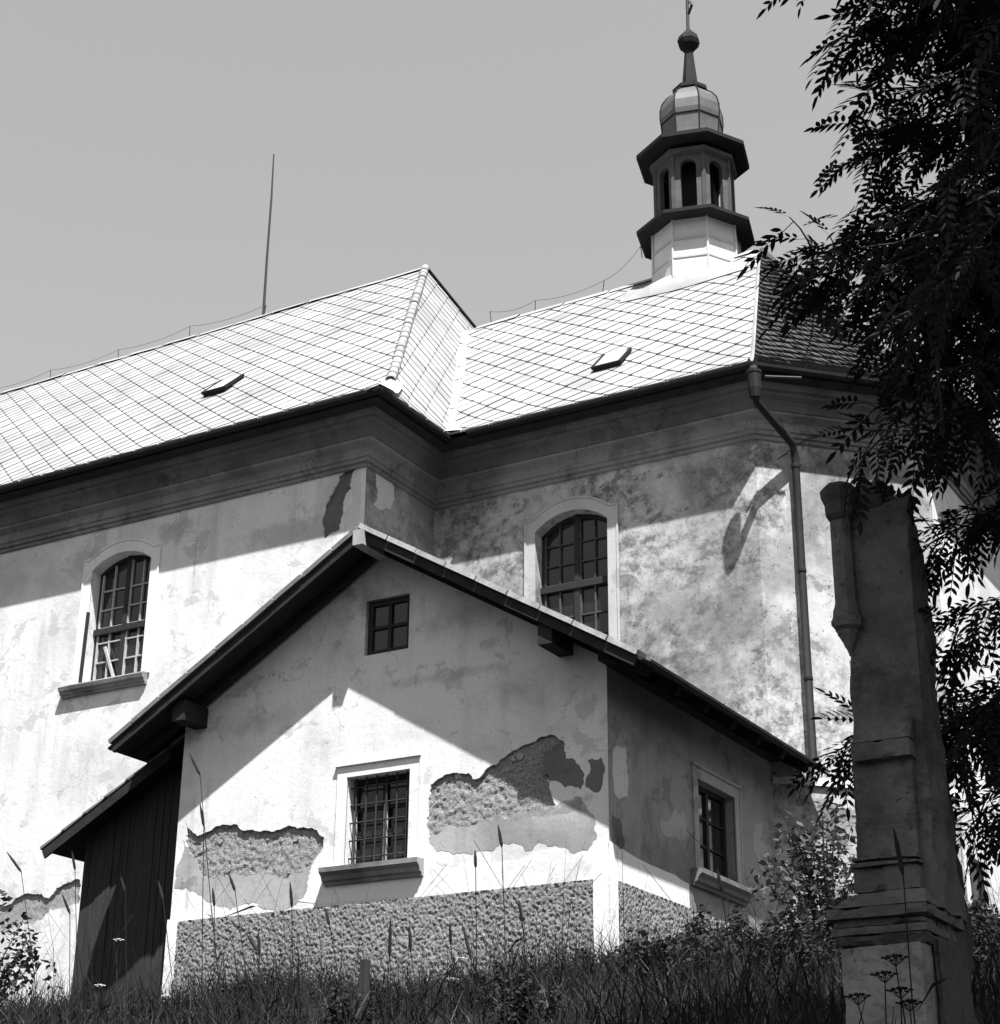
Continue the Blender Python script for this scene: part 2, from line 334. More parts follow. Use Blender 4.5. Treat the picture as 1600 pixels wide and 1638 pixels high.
def arch(u0, u1, z0, zs, zc, n=12):
    """opening with a segmental head, anticlockwise"""
    w = (u1 - u0) / 2; h = zc - zs; r = (w * w + h * h) / (2 * h); cx = (u0 + u1) / 2; cz = zc - r; a = math.asin(min(1, w / r))
    return [(u0, z0), (u1, z0)] + [(cx + r * math.sin(a - 2 * a * i / n), cz + r * math.cos(a - 2 * a * i / n)) for i in range(n + 1)]
def gz(x, y):
    """height of the ground: a bank climbing from the photographer to the church terrace"""
    z = float(np.interp(y, [-60, -6, 0, 4, 8, 12, 15, 17.3, 25, 60], [-2.2, -2.0, -1.6, -0.45, 0.62, 1.62, 2.32, 2.72, 2.95, 3.2]))
    return z + 0.05 * math.sin(x * 1.3 + y * 0.7) + 0.04 * math.sin(x * 0.6 - y * 1.9)

# ------------------------------------------------------------------ ground
xs = np.concatenate([np.linspace(-900, -45, 10), np.arange(-40, 20, 0.5), np.linspace(25, 900, 10)])
ys = np.concatenate([np.linspace(-900, -30, 8), np.arange(-20, 40, 0.5), np.linspace(45, 1500, 10)])
gv = np.array([(x, y, gz(x, y)) for y in ys for x in xs]); idx = np.arange(len(xs) * len(ys)).reshape(len(ys), len(xs))
gf = np.stack([idx[:-1, :-1], idx[:-1, 1:], idx[1:, 1:], idx[1:, :-1]], -1).reshape(-1, 4)
tag(link('ground', fast_mesh('ground', gv, gf, M['ground'], True)), kind='structure')

# ------------------------------------------------------------------ church: walls
ZE = 12.0
church = thing('church', 'large old church with pale tiled roofs, arched windows and an onion-domed ridge turret', 'church', (-14.3, 20.3, 2.8))
nw = arch(-19.68, -18.42, 8.42, 10.36, 10.58)
cw = arch(-12.41, -11.165, 8.2, 10.31, 10.56)
hole_n = ragged([(-14.424, 11.088), (-14.641, 11.105), (-14.788, 11.031), (-14.861, 10.836), (-14.968, 10.649), (-15.054, 10.398), (-14.999, 10.033), (-14.919, 10.091), (-14.722, 10.126), (-14.671, 10.41), (-14.637, 10.7), (-14.495, 10.849), (-14.407, 10.95)], 4, 0.08)
hole_l = ragged([(-21.705, 4.931), (-20.908, 5.012), (-20.461, 5.12), (-20.133, 5.111), (-19.887, 5.023), (-19.754, 5.174), (-19.28, 5.246), (-19.258, 4.894), (-19.836, 4.847), (-20.192, 4.638), (-20.837, 4.573), (-21.639, 4.555)], 4, 0.08)
coat('wall', S_NAVE, [(-46, 2.2), (-14.28, 2.2), (-14.28, 12.0), (-46, 12.0)], [nw, hole_n, hole_l], M['nave'], church, [0.3, 0.03, 0.03])
def bbox(p): return min(a for a, b in p) - .02, max(a for a, b in p) + .02, min(b for a, b in p) - .02, max(b for a, b in p) + .02
rough_sheet('exposed_mortar', S_NAVE, *bbox(hole_n), 0.035, M['dark_patch'], church, 0.006)
rough_sheet('exposed_mortar', S_NAVE, *bbox(hole_l), 0.035, M['rough_mortar'], church, 0.006)
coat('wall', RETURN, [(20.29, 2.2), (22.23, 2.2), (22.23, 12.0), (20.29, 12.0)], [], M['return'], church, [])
coat('wall', S_CHAN, [(-14.28, 2.2), (-8.747, 2.2), (-8.747, 12.0), (-14.28, 12.0)], [cw], M['chancel'], church, [0.3])
coat('wall', CHAMF, [(0, 2.2), (2.782, 2.2), (2.782, 12.0), (0, 12.0)], [], M['chancel'], church, [])
coat('wall', EAST, [(24.197, 2.2), (29.8, 2.2), (29.8, 12.0), (24.197, 12.0)], [[(24.42, 4.5), (25.12, 4.5), (25.12, 5.2), (24.42, 5.2)]], M['nave'], church, [0.12])
# closing walls out of sight keep the inside dark
mb = MB(); mb.add([(-46, 33.7, 2.2), (-14.3, 33.7, 2.2), (-14.3, 33.7, 12), (-46, 33.7, 12), (-6.78, 29.8, 2.2), (-8.75, 31.77, 2.2), (-14.3, 31.77, 2.2), (-14.3, 31.77, 12), (-8.75, 31.77, 12), (-6.78, 29.8, 12), (-46, 20.29, 2.2), (-46, 20.29, 12)],
    [(0, 1, 2, 3), (4, 5, 8, 9), (5, 6, 7, 8), (10, 0, 3, 11)]); mb.build('wall', M['nave'], church)
patch('plaster_patch', RETURN, [(20.525, 11.079), (20.901, 11.172), (21.098, 10.824), (20.987, 10.626), (20.527, 10.529)], M['pale_patch'], church, .0025)
patch('plaster_patch', S_NAVE, [(-14.411, 11.12), (-14.57, 10.841), (-14.633, 10.287), (-14.669, 10.09), (-14.397, 10.138), (-14.353, 10.641)], M['pale_patch'], church, .0025)
# plinth ledge of the apse
mb = MB()
pth = [(0.0, 22.23)]
mb.prism([CHAMF.p(0.0, 5.95, 0), CHAMF.p(0.0, 5.95, -0.05), CHAMF.p(0.0, 6.02, -0.05), CHAMF.p(0.0, 6.06, 0)], CHAMF.u * 2.8); mb.build('plinth_ledge', M['trim'], church)
# ---- cornice: profile swept along the wall heads with mitred corners
PATH = [(-46, 20.29), (-14.28, 20.29), (-14.28, 22.23), (-8.747, 22.23), (-6.78, 24.197), (-6.78, 29.8)]
def offset_path(path, o):
    out = []
    for i, p in enumerate(path):
        p = Vector(p); ns = []
        for a, b in ((i - 1, i), (i, i + 1)):
            if a >= 0 and b < len(path):
                d = (Vector(path[b]) - Vector(path[a])).normalized(); ns.append(Vector((d.y, -d.x)))
        if len(ns) == 1: out.append(p + ns[0] * o)
        else:
            bi = (ns[0] + ns[1]).normalized(); out.append(p + bi * (o / bi.dot(ns[0])))
    return out
def sweep(name, prof, mat, parent, path=PATH):
    rows = [[(q.x, q.y, ZE + z) for q in offset_path(path, o)] for o, z in prof]; n = len(path); mb = MB()
    for r in rows: mb.v += r
    for i in range(len(rows) - 1):
        for k in range(n - 1): mb.f.append((i * n + k, i * n + k + 1, (i + 1) * n + k + 1, (i + 1) * n + k))
    return mb.build(name, mat, parent)
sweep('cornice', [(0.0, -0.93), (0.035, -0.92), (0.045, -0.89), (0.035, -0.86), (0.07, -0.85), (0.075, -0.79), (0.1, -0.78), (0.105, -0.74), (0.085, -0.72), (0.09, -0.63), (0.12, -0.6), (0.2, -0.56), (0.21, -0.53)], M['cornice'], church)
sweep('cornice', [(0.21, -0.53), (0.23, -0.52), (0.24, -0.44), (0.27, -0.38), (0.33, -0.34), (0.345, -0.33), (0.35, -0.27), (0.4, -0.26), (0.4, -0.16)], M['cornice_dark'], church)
sweep('eave_board', [(0.4, -0.16), (0.53, -0.1), (0.535, -0.015)], M['dark_wood'], church)
# gutters: a half-round trough along each eave
def gutter(path):
    mb = MB(); prof = [(0.6 + 0.06 * math.cos(math.pi + math.pi * k / 6), -0.012 + 0.08 * math.sin(math.pi + math.pi * k / 6)) for k in range(7)]
    prof += [(o - 0.006 if o > .6 else o + .006, z + 0.004) for o, z in reversed(prof)]
    return sweep('gutter', prof, M['pipe'], church, path)
gutter([(-46, 20.29), (-14.28, 20.29), (-14.28, 22.0)]); gutter([(-13.3, 22.23), (-8.747, 22.23), (-6.78, 24.197), (-6.78, 29.8)])

# ------------------------------------------------------------------ church: roofs
TT = np.array([0, .05, .1, .15, .2, .25, .3, .4, .5, .7, 1.0]); GG = np.array([0, .024, .053, .09, .135, .186, .24, .35, .46, .676, 1.0])
tf = np.linspace(0, 1, 201); gf_ = np.interp(tf, TT, GG)
for _ in range(3): gf_[1:-1] = (gf_[:-2] + gf_[1:-1] + gf_[2:]) / 3
g = lambda t: float(np.interp(t, tf, gf_)); ginv = lambda y: float(np.interp(y, gf_, tf))
class Face:
    def __init__(s, O, U, I, run, H, left, right):
        s.O = Vector(O).to_3d(); s.U = Vector(U).normalized().to_3d(); s.I = Vector(I).normalized().to_3d(); s.run = run; s.H = H; s.left = left; s.right = right
        dz = np.diff(gf_) * H; s.arc = np.concatenate([[0], np.cumsum(np.hypot(run / 200, dz))]); s.L = s.arc[-1]
    def t(s, v): return float(np.interp(v, s.arc, tf))
    def p(s, u, v, off=0.0):
        t = s.t(v); q = s.O + s.U * u + s.I * (s.run * t) + Vector((0, 0, ZE + s.H * g(t)))
        if off:
            q = q + s.n(v) * off
        return q
    def tan(s, v):
        t0, t1 = max(0, s.t(v) - .02), min(1, s.t(v) + .02); return (s.I * (s.run * (t1 - t0)) + Vector((0, 0, s.H * (g(t1) - g(t0))))).normalized()
    def n(s, v):
        d = s.tan(v); k = s.U.cross(d); return k if k.z > 0 else -k
    def deck(s, name, mat, parent, nu=2, off=0.0):
        mb = MB(); T = [i / 40 for i in range(41)]
        for t in T:
            v = float(np.interp(t, tf, s.arc)); l, r = s.left(t), s.right(t)
            mb.v += [tuple(s.p(l + (r - l) * k / (nu - 1), v, off)) for k in range(nu)]
        for i in range(40):
            for k in range(nu - 1): mb.f.append((i * nu + k, i * nu + k + 1, (i + 1) * nu + k + 1, (i + 1) * nu + k))
        o = mb.build(name, mat, parent)
        return o
HN, HC = 6.96, 5.22
valY = lambda t: 21.61 + 5.39 * ginv(min(1, HN / HC * g(t)))
nave_s = Face((0, 19.67), (1, 0), (0, 1), 7.33, HN, lambda t: -46.0, lambda t: -13.66 - 4.06 * t)
nave_e = Face((-13.66, 0), (0, 1), (-1, 0), 4.06, HN, lambda t: 19.67 + 7.33 * t, lambda t: valY(t) if HN / HC * g(t) < 1 else 34.33 - 7.33 * t)
chan_s = Face((0, 21.61), (1, 0), (0, 1), 5.39, HC, lambda t: -13.66 - 4.06 * ginv(HC / HN * g(t)), lambda t: -8.49 - 1.81 * t)
chamf = Face((-8.49, 21.61), (1, 1), (-1, 1), 5.09, HC, lambda t: 2.53 * t, lambda t: 3.295 - 0.765 * t)
apse_e = Face((-6.16, 23.94), (0, 1), (-1, 0), 4.14, HC, lambda t: 3.06 * t, lambda t: 6.12 - 3.06 * t)
apse_n = Face((-6.16, 30.06), (-1, 1), (-1, -1), 5.09, HC, lambda t: 0.765 * t, lambda t: 3.295 - 2.53 * t)
chan_n = Face((0, 32.39), (1, 0), (0, -1), 5.39, HC, lambda t: -18.0, lambda t: -8.49 - 1.81 * t)
nave_n = Face((0, 34.33), (1, 0), (0, -1), 7.33, HN, lambda t: -46.0, lambda t: -13.66 - 4.06 * t)
def clip(poly, nx, ny, c):          # keep nx*u + ny*v <= c
    out = []
    for i, a in enumerate(poly):
        b = poly[(i + 1) % len(poly)]; da = nx * a[0] + ny * a[1] - c; db = nx * b[0] + ny * b[1] - c
        if da <= 0: out.append(a)
        if da * db < 0: k = da / (da - db); out.append((a[0] + (b[0] - a[0]) * k, a[1] + (b[1] - a[1]) * k))
    return out
HD = 0.2525
def tiles(face, umin, umax, gap=0.0105):
    """diamond tiles laid point-down; yields (centre u, centre v, outline, whole?)"""
    cut = 0.028; d = HD - gap
    base = [(-d + cut, -cut * 0), (0, -d), (d - cut, 0), (0, d)]
    base = [(-d + cut, -cut), (0, -d), (d - cut, -cut), (d - cut, cut), (0, d), (-d + cut, cut)]
    for j in range(0, int(face.L / HD) + 2):
        vc = j * HD
        for i in range(int(umin / (2 * HD)) - 2, int(umax / (2 * HD)) + 2):
            uc = (2 * i + (j % 2)) * HD; poly = [(uc + a, vc + b) for a, b in base]; n0 = len(poly); area0 = 6
            p = poly; whole = True
            t0 = face.t(max(0, min(face.L, vc))); dt = 0.02; ta, tb = max(0, t0 - dt), min(1, t0 + dt)
            va, vb = float(np.interp(ta, tf, face.arc)), float(np.interp(tb, tf, face.arc))
            for fn, sg in ((face.left, -1), (face.right, 1)):
                s_ = (fn(tb) - fn(ta)) / (vb - va); f0 = fn(ta) - s_ * va
                q = clip(p, sg, -sg * s_, sg * f0 - 0.012); whole &= (len(q) == len(p) and all(abs(a[0] - b[0]) + abs(a[1] - b[1]) < 1e-6 for a, b in zip(p, q))); p = q
                if len(p) < 3: break
            if len(p) < 3: continue
            for sg, c in ((-1, 0.0), (1, face.L)):
                q = clip(p, 0, sg, sg * c); whole &= len(q) == len(p) and all(abs(a[1] - b[1]) < 1e-6 for a, b in zip(p, q)); p = q
                if len(p) < 3: break
            if len(p) < 3: continue
            ar = abs(sum(p[k][0] * p[(k + 1) % len(p)][1] - p[(k + 1) % len(p)][0] * p[k][1] for k in range(len(p)))) / 2
            if ar < 0.004 or max(q[0] for q in p) < umin or min(q[0] for q in p) > umax: continue
            yield uc, vc, p, whole
def tile_solid(mb, face, p, vc, lift=0.0, yaw=0.0):
    c = Vector((sum(q[0] for q in p) / len(p), sum(q[1] for q in p) / len(p))); k = len(p); cs, sn = math.cos(yaw), math.sin(yaw)
    P = [(c.x + (q[0] - c.x) * cs - (q[1] - c.y) * sn, c.y + (q[0] - c.x) * sn + (q[1] - c.y) * cs) for q in p]
    top = [face.p(u, max(0, min(face.L, v)), 0.03 + lift - 0.035 * (v - vc)) for u, v in P]; bot = [face.p(u, max(0, min(face.L, v)), 0.006) for u, v in P]
    mb.add(top + bot, [tuple(range(k))] + [(i, k + i, k + (i + 1) % k, (i + 1) % k) for i in range(k)])
def joined_tiles(face, umin, umax, parent):
    mb = MB()
    for uc, vc, p, w in tiles(face, umin, umax, 0.0085): tile_solid(mb, face, p, vc, random.uniform(0, .008), random.gauss(0, .006))
    o = mb.build('roof_tiles', M['tile'], parent); o['kind'] = 'stuff'; return o
r_ns = nave_s.deck('roof', M['deck'], church, 30); r_ne = nave_e.deck('roof', M['deck'], church, 8); r_cs = chan_s.deck('roof', M['deck'], church, 10)
r_cf = chamf.deck('roof', M['deck'], church, 6); r_cf['label'] = 'dark shingled facet of the apse roof'
r_ae = apse_e.deck('roof', M['shingle'], church, 6); apse_n.deck('roof', M['shingle'], church); chan_n.deck('roof', M['deck'], church); nave_n.deck('roof', M['deck'], church)
joined_tiles(nave_s, -37.0, -13.0, r_ns); joined_tiles(nave_e, 19, 36, r_ne)
# the chancel slope shows its tiles largest: each is an object of its own
cen = [(uc, vc, p, w) for uc, vc, p, w in tiles(chan_s, -19, -8)]
cen.sort(key=lambda q: -len(q[2]))
gap = 0.0105; cut = 0.028; d_ = HD - gap
shape = [(-d_ + cut, -cut), (0, -d_), (d_ - cut, -cut), (d_ - cut, cut), (0, d_), (-d_ + cut, cut)]
tm = MB(); tm.add([(a, b, 0.024 - 0.035 * b) for a, b in shape] + [(a, b, 0.0) for a, b in shape], [tuple(range(6))] + [(i, 6 + i, 6 + (i + 1) % 6, (i + 1) % 6) for i in range(6)])
tile_me = tm.mesh('roof_tile', M['tile']); rest = MB(); cnt = 0
for uc, vc, p, w in cen:
    if cnt >= 300: tile_solid(rest, chan_s, p, vc); continue
    cnt += 1
    if w and HD < vc < chan_s.L - HD and abs(chan_s.tan(vc - .2).dot(chan_s.tan(vc + .2))) > 0.9985:
        o = bpy.data.objects.new('roof_tile', tile_me); col.objects.link(o); o.parent = r_cs
        y = chan_s.tan(vc); z = chan_s.n(vc); a = random.gauss(0, .008); x = y.cross(z); x, y = x * math.cos(a) + y * math.sin(a), y * math.cos(a) - x * math.sin(a)
        mm = Matrix((x, y, z)).transposed().to_4x4(); mm.translation = chan_s.p(uc, vc, 0.006 + random.uniform(0, .008)); o.matrix_local = mm
    else:
        mb = MB(); tile_solid(mb, chan_s, p, vc, random.uniform(0, .006), random.gauss(0, .006)); mb.build('roof_tile', M['tile'], r_cs)
if rest.v: rest.build('roof_tiles', M['tile'], r_cs)['kind'] = 'stuff'
# wooden shingles on the apse facets: courses of narrow feathered boards
def shingles(face, parent, pitch=0.25):
    mb = MB(); nrow = int(face.L / pitch)
    for j in range(nrow):
        v0 = j * pitch; t = face.t(v0); u = face.left(t) - random.uniform(0, .1)
        tm_ = face.t(min(face.L, v0 + pitch)); ul, ur = max(face.left(t), face.left(tm_)) - 0.02, min(face.right(t), face.right(tm_)) + 0.02
        u = ul
        while u < ur:
            w = random.uniform(.07, .13); e = min(u + w, ur + .01); v1 = min(face.L, v0 + pitch + 0.06); jit = random.uniform(-.018, .018); ta, tb = random.uniform(.05, .08), random.uniform(.035, .055)
            va = max(0, v0 + jit)
            mb.add([face.p(u + .004, va, ta), face.p(e - .004, va, tb), face.p(e - .004, v1, .006), face.p(u + .004, v1, .008), face.p(u + .004, va, .002), face.p(e - .004, va, .002)],
                   [(0, 1, 2, 3), (4, 5, 1, 0), (4, 0, 3), (5, 2, 1)]); u = e
    o = mb.build('shingles', M['shingle'], parent); o['kind'] = 'stuff'; return o
shingles(chamf, r_cf); shingles(apse_e, r_ae)
# ridge caps, hip tiles, valley sheets
def strip(name, pts, w, mat, parent, th=0.012, nrm=(0, 0, 1), drop=0.0):
    """folded sheet following a line"""
    mb = MB(); o = len(mb.v)
    for i, p in enumerate(pts):
        p = Vector(p); d = (Vector(pts[min(i + 1, len(pts) - 1)]) - Vector(pts[max(0, i - 1)])).normalized(); x = d.cross(Vector(nrm)).normalized()
        mb.v += [tuple(p - x * w - Vector((0, 0, drop))), tuple(p + Vector((0, 0, th))), tuple(p + x * w - Vector((0, 0, drop)))]
    for i in range(len(pts) - 1):
        for k in range(2): mb.f.append((3 * i + k, 3 * i + k + 1, 3 * i + 4 + k, 3 * i + 3 + k))
    return mb.build(name, mat, parent)
for k in range(29):
    x0 = -17.7 - k * 1.0; zj = random.uniform(0, .03)
    strip('ridge_cap', [(x0, 27, ZE + HN + .05 + zj), (x0 - 0.97, 27, ZE + HN + .05 + random.uniform(0, .03))], 0.16, M['tile'], r_ns, drop=0.13)
for k in range(6):
    x0 = -10.45 - k * 1.0
    strip('ridge_cap', [(x0, 27, ZE + HC + .05 + random.uniform(0, .02)), (x0 - 0.97, 27, ZE + HC + .04)], 0.15, M['tile'], r_cs, drop=0.13)
def half_tile():
    mb = MB(); n = 8
    for y, r in ((0, .09), (.42, .072)):
        for k in range(n + 1):
            a = math.pi * k / n
            mb.v.append((r * math.cos(a), y, r * math.sin(a) * 0.8))
    for y, r in ((0, .075), (.42, .058)):
        for k in range(n + 1):
            a = math.pi * k / n; mb.v.append((r * math.cos(a), y, r * math.sin(a) * 0.8))
    m_ = n + 1
    for k in range(n): mb.f += [(k, k + 1, m_ + k + 1, m_ + k), (2 * m_ + k, 3 * m_ + k, 3 * m_ + k + 1, 2 * m_ + k + 1), (k, 2 * m_ + k, 2 * m_ + k + 1, k + 1)]
    return mb.mesh('hip_tile', M['tile'], True)
ht = half_tile()
def hip_line(t): return Vector((-13.66 - 4.06 * t, 19.67 + 7.33 * t, ZE + HN * g(t)))
t = 0.2
while t < 0.985:
    a = hip_line(t); b = hip_line(min(1, t + .01)); d = (b - a).normalized(); x = d.cross(Vector((0, 0, 1))).normalized(); z = x.cross(d)
    o = bpy.data.objects.new('hip_tile', ht); col.objects.link(o); o.parent = r_ns; mm = Matrix((x, d, z)).transposed().to_4x4(); mm.translation = a + z * random.uniform(.02, .045); o.matrix_local = mm
    t += 0.345 / ((hip_line(min(1, t + .01)) - hip_line(t)).length / 0.01)
strip('hip_flashing', [hip_line(x) + Vector((0, 0, .05)) for x in (0, .03, .06, .1, .14, .18, .21)], 0.2, M['flashing'], r_ns, drop=0.1)
n_hip = lambda t: Vector((-13.66 - 4.06 * t, 34.33 - 7.33 * t, ZE + HN * g(t)))
strip('hip_flashing', [n_hip(1 - .02 * k) + Vector((0, 0, .06)) for k in range(20)], 0.16, M['tile'], r_ne, drop=0.1)
val = lambda t: Vector((-13.66 - 4.06 * ginv(HC / HN * g(t)), 21.61 + 5.39 * t, ZE + HC * g(t)))
for k in range(9):
    t0 = k / 9 * .97; t1 = t0 + .095
    o_ = Vector((0, 0, .055 + random.uniform(0, .03))); w = random.uniform(.15, .24); s_ = random.uniform(.03, .09)
    strip('valley_sheet', [val(t0) + o_, val((t0 + t1) / 2) + o_, val(t1) + o_ + Vector((0, 0, .02))], w, M['flashing' if k != 3 else 'tile'], r_cs, drop=-s_)
chp = lambda t: Vector((-8.49 - 1.81 * t, 21.61 + 5.39 * t, ZE + HC * g(t)))
strip('hip_edge', [chp(x / 20) + Vector((-.03, -.02, .05)) for x in range(21)], 0.03, M['tile'], r_cs, drop=0.03)
dh = lambda t: Vector((-6.16 - 4.14 * t, 23.94 + 3.06 * t, ZE + HC * g(t)))
strip('hip_edge', [dh(x / 20) + Vector((.03, -.02, .05)) for x in range(21)], 0.08, M['shingle'], r_cf, drop=0.04)
# roof hatches
def hatch(face, uc, t, w, l, up, parent):
    v = float(np.interp(t, tf, face.arc)); c = face.p(uc, v); d = face.tan(v); n = face.n(v); x = face.U; mb = MB()
    a = c - d * l / 2; b = c + d * l / 2
    low = [a - x * w / 2, a + x * w / 2, b + x * w / 2, b - x * w / 2]; hi = [low[0] + n * up, low[1] + n * up, low[2] + n * .05, low[3] + n * .05]
    mb.add(low + hi, [(0, 1, 5, 4), (1, 2, 6, 5), (2, 3, 7, 6), (3, 0, 4, 7), (4, 5, 6, 7)]); o = mb.build('roof_hatch', M['dark_wood'], church)
    m2 = MB(); q = [hi[0] + n * .012, hi[1] + n * .012, hi[2] + n * .012, hi[3] + n * .012]; c2 = sum(q, Vector()) / 4
    m2.prism([c2 + (p - c2) * 0.9 for p in q], n * .03); m2.build('hatch_lid', M['flashing'], o)
    for q0, q1 in ((0, 1), (3, 0), (1, 2)):
        m3_ = MB(); m3_.beam(hi[q0] + n * .03, hi[q1] + n * .03, .05, .05, n); m3_.build('hatch_frame', M['dark_metal'], o)
hatch(nave_s, -19.47, .455, .5, .72, .09, r_ns); hatch(chan_s, -11.75, .385, .5, .6, .07, r_cs)
# lightning conductor: wire on little stands, the tall rod on the nave ridge
def conductor(pts, h=0.28):
    mb = MB(); top = []
    for p in pts:
        p = Vector(p); q = p + Vector((random.uniform(-.05, .05), 0, h * random.uniform(.8, 1.1))); mb.tube([p, q], .009, 5); top.append(q)
    line = []
    for a, b in zip(top[:-1], top[1:]):
        for k in range(6): s_ = k / 6; line.append(a.lerp(b, s_) - Vector((0, 0, .16 * 4 * s_ * (1 - s_) * .6)))
    line.append(top[-1]); mb.tube(line, .005, 4); return mb.build('lightning_conductor', M['iron'], church)
conductor([(-21.9 - k * 2.1, 27, ZE + HN + .05) for k in range(5)])
conductor([(-16.1, 27, ZE + HC), (-15.1, 27, ZE + HC), (-13.6, 27, ZE + HC + .05), (-12.55, 26.6, ZE + HC + .3)], .3)
mb = MB(); mb.tube([(-21.93, 27, ZE + HN), (-21.94, 27, ZE + HN + 1.5), (-21.93, 27, ZE + HN + 3.1), (-21.95, 27, ZE + HN + 4.25)], [.034, .028, .024, .016], 7); mb.build('lightning_rod', M['iron'], church)

# ------------------------------------------------------------------ church: ridge turret
TC = (-11.6, 27.0); AZ = math.atan2(-27.0, 11.6) + R(14.5)        # one arris turned a little past the viewer
ZS = 16.3
turret = MB().lathe(TC, [(.86, ZS - .3), (.86, 17.1), (.84, 17.1), (.83, 17.95)], 8, AZ).build('turret', M['turret_sheet'], church)
for zz, rr in ((17.02, .875), (17.42, .862), (16.62, .878)):
    MB().lathe(TC, [(rr - .02, zz), (rr, zz), (rr, zz + .035), (rr - .03, zz + .05)], 8, AZ, False).build('sheet_seam', M['flashing'], turret)
for k in range(8):
    a = AZ + k * math.pi / 4; MB().beam((TC[0] + .865 * math.cos(a), TC[1] + .865 * math.sin(a), ZS), (TC[0] + .845 * math.cos(a), TC[1] + .845 * math.sin(a), 17.9), .03, .03, (1, 0, 0)).build('sheet_seam', M['turret_sheet'], turret)
MB().lathe(TC, [(.8, 17.86), (1.1, 17.84), (1.15, 17.86), (1.15, 17.93), (.98, 18.02), (.8, 18.14), (.6, 18.2)], 8, AZ).build('lower_canopy', M['dark_metal'], turret)
# lantern: eight piers carrying little arches, dark inside
MB().lathe(TC, [(.42, 18.1), (.42, 19.4)], 8, AZ).build('lantern_core', M['dark_metal'], turret)
RL = 0.76
for k in range(8):
    a0, a1 = AZ + k * math.pi / 4, AZ + (k + 1) * math.pi / 4
    p0, p1 = Vector((TC[0] + RL * math.cos(a0), TC[1] + RL * math.sin(a0), 0)), Vector((TC[0] + RL * math.cos(a1), TC[1] + RL * math.sin(a1), 0))
    u = (p1 - p0).normalized(); L = (p1 - p0).length; n = Vector((math.cos((a0 + a1) / 2), math.sin((a0 + a1) / 2), 0))
    pl = Plane(p0, u, n); hw = .15; op = [(L / 2 - hw, 18.12), (L / 2 + hw, 18.12)] + [(L / 2 + hw * math.cos(b), 19.06 + hw * math.sin(b)) for b in [math.pi * i / 8 for i in range(9)]]
    coat('lantern_arch', pl, [(0, 18.08), (L, 18.08), (L, 19.46), (0, 19.46)], [op], M['lantern'], turret, [.1])
    MB().beam(p0 + Vector((0, 0, 18.1)), p0 + Vector((0, 0, 19.4)), .06, .06, (1, 0, 0)).build('lantern_pier', M['lantern'], turret)
MB().lathe(TC, [(.74, 19.3), (.86, 19.34), (.86, 19.42), (.74, 19.46)], 8, AZ, False).build('lantern_cornice', M['lantern'], turret)
MB().lathe(TC, [(.6, 19.52), (1.08, 19.52), (1.12, 19.55), (1.12, 19.63), (.9, 19.74), (.74, 19.86), (.62, 19.95)], 8, AZ).build('upper_canopy', M['dark_metal'], turret)
MB().lathe(TC, [(.58, 19.85), (.585, 20.05), (.6, 20.3), (.625, 20.5), (.62, 20.7), (.575, 20.86), (.48, 21.0), (.36, 21.1), (.3, 21.16)], 8, AZ).build('onion_dome', M['dome'], turret)
for k in range(8):
    a = AZ + k * math.pi / 4; MB().tube([(TC[0] + r * math.cos(a), TC[1] + r * math.sin(a), z) for r, z in [(.585, 19.9), (.605, 20.3), (.63, 20.5), (.625, 20.7), (.58, 20.87), (.485, 21.01), (.37, 21.11)]], .014, 5).build('dome_seam', M['pipe'], turret)
MB().lathe(TC, [(.592, 20.36), (.625, 20.37), (.627, 20.39), (.6, 20.4)], 8, AZ, False).build('dome_seam', M['pipe'], turret)
MB().lathe(TC, [(.28, 21.12), (.36, 21.16), (.36, 21.24), (.2, 21.32)], 8, AZ).build('spire_collar', M['dark_metal'], turret)
MB().lathe(TC, [(.165, 21.28), (.15, 21.5), (.085, 22.2)], 8, AZ).build('spire', M['pipe'], turret)
MB().lathe(TC, [(.07, 22.16), (.2, 22.32), (.23, 22.42), (.2, 22.53), (.09, 22.66), (.05, 22.72)], 8, AZ).build('spire_knob', M['dark_metal'], turret)
mb = MB(); mb.tube([(TC[0], TC[1], 22.68), (TC[0] + .01, TC[1], 24.3)], [.035, .025], 6); mb.beam((TC[0] - .33, TC[1], 23.75), (TC[0] + .33, TC[1], 23.75), .05, .05)
mb.tube([(TC[0] + .02, TC[1], 23.1), (TC[0] + .12, TC[1] - .05, 23.25), (TC[0] + .06, TC[1], 23.4)], .03, 5); mb.build('cross', M['iron'], turret)
# lead apron where the turret meets the slope
mb = MB(); n = 16
for k in range(n + 1):
    x = TC[0] - 1.25 + 2.5 * k / n; b = .5 + .5 * math.cos(math.pi * (x - TC[0]) / 1.3) if abs(x - TC[0]) < 1.3 else 0
    vlow = float(np.interp(.85 - .02 * b, tf, chan_s.arc)); vhi = float(np.interp(.93, tf, chan_s.arc))
    mb.v += [tuple(chan_s.p(x, vlow, .05)), tuple(chan_s.p(x, (vlow + vhi) / 2, .06 + .2 * b)), tuple(chan_s.p(x, vhi, .07 + .03 * b))]
for k in range(n):
    for q in range(2): mb.f.append((3 * k + q, 3 * k + 3 + q, 3 * k + 4 + q, 3 * k + 1 + q))
mb.build('apron_flashing', M['tile'], church, True)

